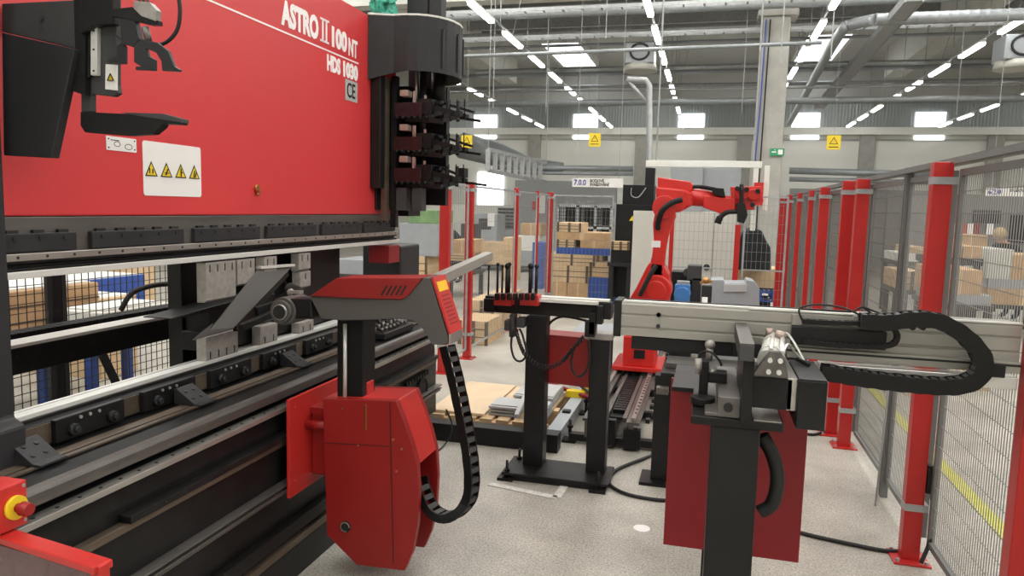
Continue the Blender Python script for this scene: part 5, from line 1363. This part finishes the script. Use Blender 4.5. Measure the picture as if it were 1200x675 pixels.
def ontable(px0, px1, py, y, d, lab, m='char2', thick=0.06):
    a, b = P(px0, py, y=y), P(px1, py, y=y)
    zt = max(0.12, P(REF.get(y, (px0+px1)/2), py, y=y).z)
    o = thing('stock_table', lab, 'table', ((a.x+b.x)/2, y+d/2, 0))
    MB().box(a.x-0.03, b.x+0.03, y-0.02, y+d+0.02, zt-thick, zt-0.001).build('table_top', m, o, 0.004)
    g = MB()
    for sx in (a.x, b.x-0.07):
        for sy in (y, y+d-0.07): g.box(sx, sx+0.07, sy, sy+0.07, 0, zt-thick)
    g.each('leg', m, o)
    return zt
CATS = {'cardboard_box': 'box', 'wooden_crate': 'crate', 'steel_crate': 'crate', 'plastic_bin': 'bin', 'parcel': 'parcel'}
def pile(y, d, rows, base=None):
    """rows: px0, px1, py_top, py_bottom, material, label, name; the lowest stand on base"""
    for (px0, px1, p0, p1, m, lab, nm) in rows:
        crate(px0, p0, px1, p1, y, d, m, lab, nm, cat=CATS[nm])
pile(13.3, 0.9, [
 (652, 680, 261, 272, 'card2', 'pale timber crate topmost of the pile right of the corner post', 'wooden_crate'),
 (652, 712, 272, 281, 'card', 'brown carton layer under the topmost pale timber crate', 'cardboard_box'),
 (652, 674, 281, 290, 'wood', 'loose yellowish timber bundle on the blue stock crate', 'wooden_crate'),
 (680, 712, 281, 290, 'card', 'brown carton right of the timber bundle', 'cardboard_box'),
 (652, 714, 290, 298, 'blue', 'long blue steel stock crate in the middle of the pile', 'steel_crate'),
 (640, 698, 298, 311, 'card2', 'pale timber crate directly below the long blue crate', 'wooden_crate'),
 (640, 689, 311, 331, 'card2', 'lower pale timber crate above the two cartons', 'wooden_crate'),
 (641, 664, 331, 348, 'card', 'left one of two brown cartons at floor level', 'cardboard_box'),
 (665, 689, 331, 348, 'card', 'right one of two brown cartons at floor level', 'cardboard_box')])
pile(13.3, 0.5, [
 (690, 737, 306, 323, 'wood', 'timber crate with open front left of the robot lower arm', 'wooden_crate'),
 (690, 712, 323, 348, 'blue', 'blue mesh box left of the robot base', 'steel_crate'),
 (714, 741, 323, 348, 'blue', 'solid blue bin directly left of the robot shoulder', 'steel_crate')])
pile(12.0, 0.25, [
 (716, 736, 283, 293, 'wood', 'small timber box in front of the black cabinet', 'wooden_crate'),
 (716, 738, 293, 308, 'black', 'small black bin under the little timber box', 'plastic_bin')])
ontable(714, 740, 308, 12.0, 0.25, 'narrow dark stand carrying the small black bin', 'char')
pile(19.0, 1.0, [
 (610, 634, 262, 276, 'card', 'brown carton pile between the two thin red posts', 'cardboard_box'),
 (561, 598, 286, 312, 'card2', 'big pale carton behind the left pins', 'cardboard_box'),
 (607, 632, 276, 294, 'offw', 'white wrapped parcel between the thin red posts', 'parcel'),
 (606, 640, 294, 312, 'mgrey', 'grey steel box between the thin red posts', 'steel_crate')])
ontable(560, 641, 312, 19.0, 1.0, 'long steel table far behind the left pins, under the white parcel')
pile(13.0, 0.8, [
 (530, 552, 281, 297, 'card', 'brown carton between the two nearer red posts', 'cardboard_box'),
 (500, 548, 297, 306, 'card2', 'flat pale crate behind the two nearer red posts', 'wooden_crate'),
 (522, 548, 306, 318, 'char', 'dark grey crate under the flat pale crate', 'steel_crate')])
ontable(498, 552, 318, 13.0, 0.8, 'steel table behind the two nearer red posts')
pile(11.2, 0.8, [
 (478, 512, 246, 262, 'green2', 'pale green crate just under the gripper rack', 'steel_crate'),
 (468, 512, 262, 300, 'mgrey', 'tall grey steel box below the pale green crate', 'steel_crate'),
 (465, 500, 300, 326, 'card2', 'pale crate behind the red end stop of the ram', 'wooden_crate'),
 (395, 450, 308, 326, 'mgrey', 'grey metal crate seen under the ram just above the robot arm', 'steel_crate')])
ontable(393, 512, 326, 11.2, 0.8, 'long steel table behind the far end of the press')
mc = thing('machine_tool', 'pale boxy machine tool far behind the left fence under the bright window', 'machine', (P(570,260,y=22).x, 22.5, 0))
a, b = P(556, 250, y=22), P(582, 290, y=22)
MB().box(a.x, b.x, 22, 23, 0, a.z).build('housing', 'mgrey', mc, 0.02)
MB().box(a.x+0.15, a.x+0.55, 21.98, 22, 1.0, a.z-0.15).build('door', 'char2', mc, 0.01)
MB().box(b.x-0.3, b.x-0.08, 21.96, 22, 1.1, 1.5).build('control_panel', 'white', mc, 0.005)
for i, (px0, px1, p0, yy, m, lab) in enumerate(((624, 638, 284, 15.2, 'blue', 'dark blue cupboard beside the red corner post'), (540, 556, 262, 17.5, 'char2', 'dark tall cupboard behind the red post by the gripper tips'),
        (590, 604, 278, 16.4, 'wood', 'timber cupboard left of the first thin red post'))):
    a, b = P(px0, p0, y=yy), P(px1, p0, y=yy)
    o = thing('storage_cupboard', lab, 'cupboard', ((a.x+b.x)/2, yy+0.3, 0))
    MB().box(a.x, b.x, yy, yy+0.6, 0, a.z).build('body', m, o, 0.01)
    MB().box(a.x+0.03, (a.x+b.x)/2-0.01, yy-0.015, yy, 0.1, a.z-0.05).box((a.x+b.x)/2+0.01, b.x-0.03, yy-0.015, yy, 0.1, a.z-0.05).each('door', m, o, 0.003)
crate(548, 352, 577, 385, 9.4, 1.6, 'card2', 'timber crate on the floor right of the rear guide bar', 'wooden_crate', cat='crate', floor=True)
crate(536, 376, 570, 402, 8.6, 0.7, 'wood', 'low timber crate beside the foot of the red fence post', 'wooden_crate', cat='crate', floor=True)
# left behind the mesh: workbench, partition, posters
a, b = P(580, 262, y=24), P(600, 275, y=24)
lv = thing('louvre_panel', 'dark louvred vent panel left of the first thin red post', 'vent', ((a.x+b.x)/2, 24, 0))
a, b = P(583, 243, y=24), P(603, 268, y=24)
MB().box(a.x, b.x, 24, 24.1, b.z, a.z).build('frame', 'galv', lv)
g = MB()
for i in range(6): z = b.z+(a.z-b.z)*(i+0.2)/6; g.box(a.x+0.04, b.x-0.04, 23.96, 24.0, z, z+(a.z-b.z)/9)
g.build('louvres', 'char', lv)
MB().box(a.x, b.x, 24.02, 24.1, 0, b.z).build('skirt', 'mgrey', lv)
tag(box(P(603,240,y=26).x, P(722,240,y=26).x, 26, 26.2, 0, P(660,212,y=26).z).build('partition_wall', 'dgrey'), 'grey partition wall behind the racks under the hanging sign', 'partition')
tag(box(P(500,240,y=27).x, P(603,240,y=27).x, 27, 27.2, 0, P(560,240,y=27).z).build('partition_wall', 'offw'), 'pale partition wall behind the left-hand fence', 'partition')
tag(box(P(622,232,y=25).x, P(632,232,y=25).x, 25.9, 25.98, P(628,250,y=25).z, P(628,228,y=25).z).build('board_sign', 'white'), 'white notice board on the grey partition between the thin red posts', 'board')
q = P(627, 240, y=25.88)
tag(box(q.x-0.1, q.x+0.12, 25.86, 25.90, q.z-0.18, q.z+0.12).build('notice_sign', 'red'), 'small red notice on the white notice board', 'notice')
# grey halls partition right
tag(box(P(925,240,y=27).x, P(1100,240,y=27).x, 27, 27.2, 0, P(1000,222,y=27).z).build('partition_wall', 'dgrey'), 'dark grey partition wall behind the far right fence posts', 'partition')
tag(box(P(1040,240,y=22).x, P(1290,240,y=22).x, 22, 22.2, 0, P(1150,228,y=22).z).build('partition_wall', 'dgrey2'), 'grey partition wall behind the person at the right', 'partition')
for i, (x0, y0, x1, y1) in enumerate(((1142, 246, 1172, 262), (1185, 252, 1200, 285))):
    a, b = P(x0, y0, y=21.9), P(x1, y1, y=21.9)
    g = MB().box(a.x, b.x, 21.9, 21.98, b.z, a.z)
    o = g.build('vent_grille', 'char'); tag(o, ['wide dark vent grille on the grey partition left of the person', 'tall dark opening on the grey partition at the right edge'][i], 'vent')
for i, (px, col) in enumerate(((1121, 'grey_l'), (1129, 'red'), (1137, 'white'), (1145, 'red_dark'), (1160, 'white'))):
    a, b = P(px-3, 262, y=21.8), P(px+3, 275, y=21.8)
    tag(box(a.x, b.x, 21.8, 21.86, b.z, a.z).build('notice_sign', col), ['grey', 'bright red', 'white', 'dark red', 'second white'][i] + ' notice pinned on the grey partition left of the person', 'notice')
pile(15.6, 1.0, [(1118, 1156, 275, 302, 'card', 'orange-brown carton pile left of the person', 'cardboard_box')])
ontable(1116, 1158, 302, 15.6, 1.0, 'grey steel table under the orange-brown carton pile')
pile(12.2, 1.0, [
 (1158, 1185, 292, 327, 'beige', 'beige steel cabinet directly below the person', 'steel_crate'),
 (1186, 1240, 298, 327, 'card', 'brown carton stack at the right edge, upper one', 'cardboard_box'),
 (1158, 1240, 327, 338, 'mgrey', 'grey flat steel crate below the beige cabinet', 'steel_crate'),
 (1158, 1240, 338, 357, 'card', 'brown carton stack at the right edge, lower one', 'cardboard_box')])
ontable(1157, 1242, 357, 12.2, 1.0, 'low steel table under the stacks at the right edge')
pile(11.4, 0.8, [
 (1104, 1127, 283, 302, 'card2', 'pale carton on the dark table just right of the big red post', 'cardboard_box'),
 (1129, 1150, 288, 302, 'card', 'lower brown carton on the dark table, right of the pale one', 'cardboard_box')])
ontable(1097, 1150, 302, 11.4, 0.9, 'dark bare steel table right of the big red post', 'char', 0.1)
pile(14.0, 1.0, [
 (1066, 1082, 289, 297, 'card2', 'small pale carton on the white flat parcel', 'cardboard_box'),
 (1052, 1082, 297, 307, 'offw', 'white flat parcel left of the big red post', 'parcel')])
ontable(1050, 1084, 307, 14.0, 1.0, 'grey table under the white flat parcel')
pile(10.9, 0.9, [(1054, 1080, 318, 340, 'wood', 'timber crate between the double upright and the big red post', 'wooden_crate')])
ontable(1053, 1082, 340, 10.9, 0.9, 'low grey table under the timber crate left of the big red post')
pile(9.6, 1.0, [
 (1100, 1150, 316, 345, 'card', 'brown carton right of the big red post, on the grey tray', 'cardboard_box'),
 (1100, 1162, 345, 357, 'mgrey', 'grey steel tray right of the big red post', 'steel_crate')])
ontable(1099, 1163, 357, 9.6, 1.0, 'low steel table right of the big red post, under the grey tray')
for i in range(3):
    pallet(P(1056,400,y=8.0).x, P(1088,400,y=8.0).x, 7.7, 8.7, 0.145*i, ['lowest', 'middle', 'topmost'][i] + ' of three stacked wooden pallets low behind the dark double upright')
pallet(P(1100,400,y=8.2).x, P(1165,400,y=8.2).x, 8.2, 9.2, 0, 'empty wooden pallet on the floor behind the right fence')
pallet(P(1052,400,y=9.8).x, P(1085,400,y=9.8).x, 9.6, 10.6, 0, 'wooden pallet on the floor left of the big red post')
# behind the press: black mesh fence, crates, blue rack
mesh_panel(2.2, 3.40, -3.62, 'black square mesh panel seen through the press opening, nearer one', pitch=0.05, hp=0.05, r=0.002, m='wire_b', fm='wire_b', z0=0.05, z1=2.0)
mesh_panel(3.47, 5.2, -3.62, 'black square mesh panel seen through the press opening, farther one', pitch=0.05, hp=0.05, r=0.002, m='wire_b', fm='wire_b', z0=0.05, z1=2.0)
tag(box(-3.64, -3.60, 3.415, 3.455, 0, 2.05).build('fence_upright', 'black'), 'black fence upright in the middle of the press opening', 'fence post')
q = P(110, 460, x=-3.5)
tag(MB().bar((-3.5, q.y, 0.9), (-3.5, q.y+0.3, 0.3), 0.03, 0.04).build('frame_strut', 'black'), 'black slanted strut low behind the dies', 'strut')
def xcrate(px0, py0, px1, py1, x, d, m, lab, name, cat, z0=0.0):
    a, b = P(px0, py0, x=x), P(px1, py1, x=x)
    y0, y1 = a.y, P(px1, py0, x=x).y
    o = thing(name, lab, cat, (x-d/2, (y0+y1)/2, z0))
    MB().box(x-d, x, y0, y1, z0, a.z).build('body', m, o, 0.008)
    MB().box(x-d+0.05, x-0.03, y0+0.05, y1-0.05, a.z, a.z+0.012).build('wrapping', 'offw', o)
    if name == 'wooden_crate':
        g = MB()
        for t in (0.33, 0.66): g.box(x, x+0.004, y0, y1, z0+(a.z-z0)*t-0.006, z0+(a.z-z0)*t+0.006)
        g.build('board_gaps', 'brown', o)
    return o
xcrate(-20, 346, 116, 402, -4.4, 1.0, 'card', 'long brown timber crate seen through the press opening', 'wooden_crate', 'crate', 0.74)
xcrate(116, 351, 160, 366, -5.4, 0.9, 'card2', 'small pale timber crate right of the long brown crate', 'wooden_crate', 'crate')
xcrate(20, 324, 70, 332, -8.3, 1.0, 'blue', 'blue steel rack part far behind the brown crate', 'steel_crate', 'crate')
xcrate(90, 330, 170, 341, -7.0, 0.8, 'blue', 'long blue steel beam behind the press opening', 'steel_crate', 'crate')
xcrate(140, 315, 182, 324, -8.5, 0.8, 'card2', 'pale carton in the upper right of the press opening', 'cardboard_box', 'box')
xcrate(120, 367, 200, 375, -3.9, 0.4, 'offw', 'white sheet lying right of the long brown crate', 'parcel', 'parcel', 0.745)
for i, (px, x) in enumerate(((52, -4.2), (108, -4.0), (150, -4.3))):
    a = P(px, 455, x=x)
    tag(box(x-0.03, x+0.03, a.y-0.03, a.y+0.03, 0, 0.70).build('blue_post', 'blue'), ['left', 'middle', 'right'][i] + ' blue post low behind the dies', 'post')
tag(MB().box(-5.5, -4.1, 2.6, 5.4, 0.70, 0.74).build('rack_table', 'mgrey'), 'grey table top carrying the long brown crate behind the press', 'table')

# ------------------------------------------------------------------ people
def person(loc, face, lab, scale=1.0, hairm='hair', bend=40):
    o = thing('person', lab, 'person', loc)
    me = bpy.data.meshes.new('body'); bm = bmesh.new()
    V = {}; lx = 0.0; lean = 0.0; ba = math.radians(bend)
    J = {'pelvis': (0,0,.95,.14), 'waist': (0,.05*lx,1.08,.125), 'chest': (0,.9*lx*.5,1.32,.155), 'neck': (0,lx*.75,1.50,.06), 'head0': (0,lx*.85,1.57,.075), 'head1': (0,lx*.95,1.70,.085),
         'shl': (-.19,lx*.6,1.42,.06), 'ell': (-.24,lx*.8+.05,1.17,.045), 'wrl': (-.20,lx*.8+.30,1.08,.032), 'hal': (-.19,lx*.8+.39,1.07,.035),
         'shr': (.19,lx*.6,1.42,.06), 'elr': (.24,lx*.8+.05,1.17,.045), 'wrr': (.20,lx*.8+.30,1.10,.032), 'har': (.19,lx*.8+.39,1.10,.035),
         'hpl': (-.10,0,.90,.10), 'knl': (-.11,.03,.50,.065), 'anl': (-.11,0,.09,.045), 'tol': (-.11,.16,.04,.04),
         'hpr': (.10,0,.90,.10), 'knr': (.11,.0,.50,.065), 'anr': (.11,-.03,.09,.045), 'tor': (.11,.13,.04,.04)}
    E_ = [('pelvis','waist'),('waist','chest'),('chest','neck'),('neck','head0'),('head0','head1'),('chest','shl'),('shl','ell'),('ell','wrl'),('wrl','hal'),
          ('chest','shr'),('shr','elr'),('elr','wrr'),('wrr','har'),('pelvis','hpl'),('hpl','knl'),('knl','anl'),('anl','tol'),('pelvis','hpr'),('hpr','knr'),('knr','anr'),('anr','tor')]
    rot = Matrix.Rotation(face, 3, 'Z')
    def bendp(v, f=1.0):
        z = v.z-0.95
        if z <= 0.05: return v
        return Vector((v.x, v.y*math.cos(ba*f) + z*math.sin(ba*f), 0.95 + z*math.cos(ba*f) - v.y*math.sin(ba*f)))
    for k, (x, y, z, r) in J.items(): V[k] = bm.verts.new(rot @ bendp(Vector((x, y, z)))*scale)
    for a, b in E_: bm.edges.new((V[a], V[b]))
    bm.verts.index_update(); idx = {k: V[k].index for k in V}
    bm.to_mesh(me); bm.free()
    bo = bpy.data.objects.new('body', me); COL.objects.link(bo); bo.parent = o
    sk = bo.modifiers.new('skin', 'SKIN')
    for k, i in idx.items():
        r = J[k][3]*scale; me.skin_vertices[0].data[i].radius = (r, r)
        me.skin_vertices[0].data[i].use_root = (k == 'pelvis')
    ss = bo.modifiers.new('sub', 'SUBSURF'); ss.levels = 1; ss.render_levels = 1
    # body material: clothes below the neck, skin above and on the forearms
    m = bpy.data.materials.new('clothed_body'); m.use_nodes = True
    N, L = m.node_tree.nodes, m.node_tree.links; b = N['Principled BSDF']; b.inputs['Roughness'].default_value = 0.8
    tcn = N.new('ShaderNodeTexCoord'); sx = N.new('ShaderNodeSeparateXYZ'); L.new(tcn.outputs['Object'], sx.inputs[0])
    gt = N.new('ShaderNodeMath'); gt.operation = 'GREATER_THAN'; gt.inputs[1].default_value = (0.95+0.56*math.cos(ba))*scale; L.new(sx.outputs['Z'], gt.inputs[0])
    mx = N.new('ShaderNodeMix'); mx.data_type = 'RGBA'; L.new(gt.outputs[0], mx.inputs['Factor'])
    mx.inputs['A'].default_value = (0.02, 0.022, 0.03, 1); mx.inputs['B'].default_value = (0.55, 0.33, 0.24, 1)
    L.new(mx.outputs['Result'], b.inputs['Base Color']); me.materials.append(m)
    h = rot @ bendp(Vector((0, -0.015, 1.69)))*scale
    hw = Vector(loc) + h
    MB().sphere(hw + Vector((0,0,0.03)), 0.115*scale, 16, 10, (0.95, 0.98, 0.95)).build('hair', hairm, o)
    f0 = Vector(loc) + (rot @ bendp(Vector((0, 0.095, 1.66))))*scale
    MB().sphere(f0, 0.018, 8, 6).build('nose', 'skin', o)
    for s_ in ('l', 'r'):
        hx = -.19 if s_ == 'l' else .19
        hb = MB()
        c0 = Vector((hx, lean*.8+.40, 1.06 if s_ == 'l' else 1.09))
        for j in range(4):
            dx = (j-1.5)*0.02
            hb.tube([Vector(loc)+(rot @ bendp(c0+Vector((dx, 0.0, 0))))*scale, Vector(loc)+(rot @ bendp(c0+Vector((dx*1.1, 0.05, -0.01))))*scale, Vector(loc)+(rot @ bendp(c0+Vector((dx*1.1, 0.075-abs(j-1.5)*0.008, -0.03))))*scale], [0.0095, 0.009, 0.007], 8)
        sg = 1 if s_ == 'l' else -1
        hb.tube([Vector(loc)+(rot @ bendp(c0+Vector((0.03*sg, -0.04, 0))))*scale, Vector(loc)+(rot @ bendp(c0+Vector((0.055*sg, 0.01, -0.01))))*scale], [0.011, 0.008], 8)
        hb.build('hand', 'skin', o)
    return o
q = P(1169, 290, y=14.2)
person((q.x+0.40, 14.5, 0), PI*0.72, 'person with light hair and black shirt bending over work behind the right fence', 0.98, bend=46)
q = P(526, 275, y=15.2)
person((q.x+0.12, 15.5, 0), 2.6, 'person with dark hair and dark jacket bending behind the left fence posts', 0.98, hairm='hair_d', bend=58)

# ------------------------------------------------------------------ world and view
w = bpy.data.worlds.new('world'); scn.world = w; w.use_nodes = True
w.node_tree.nodes['Background'].inputs[0].default_value = (0.75, 0.8, 0.85, 1)
w.node_tree.nodes['Background'].inputs[1].default_value = 1.0
scn.view_settings.view_transform = 'Standard'
scn.view_settings.look = 'None'
scn.view_settings.gamma = 1.0
scn.view_settings.use_curve_mapping = False
scn.view_settings.exposure = 0.0
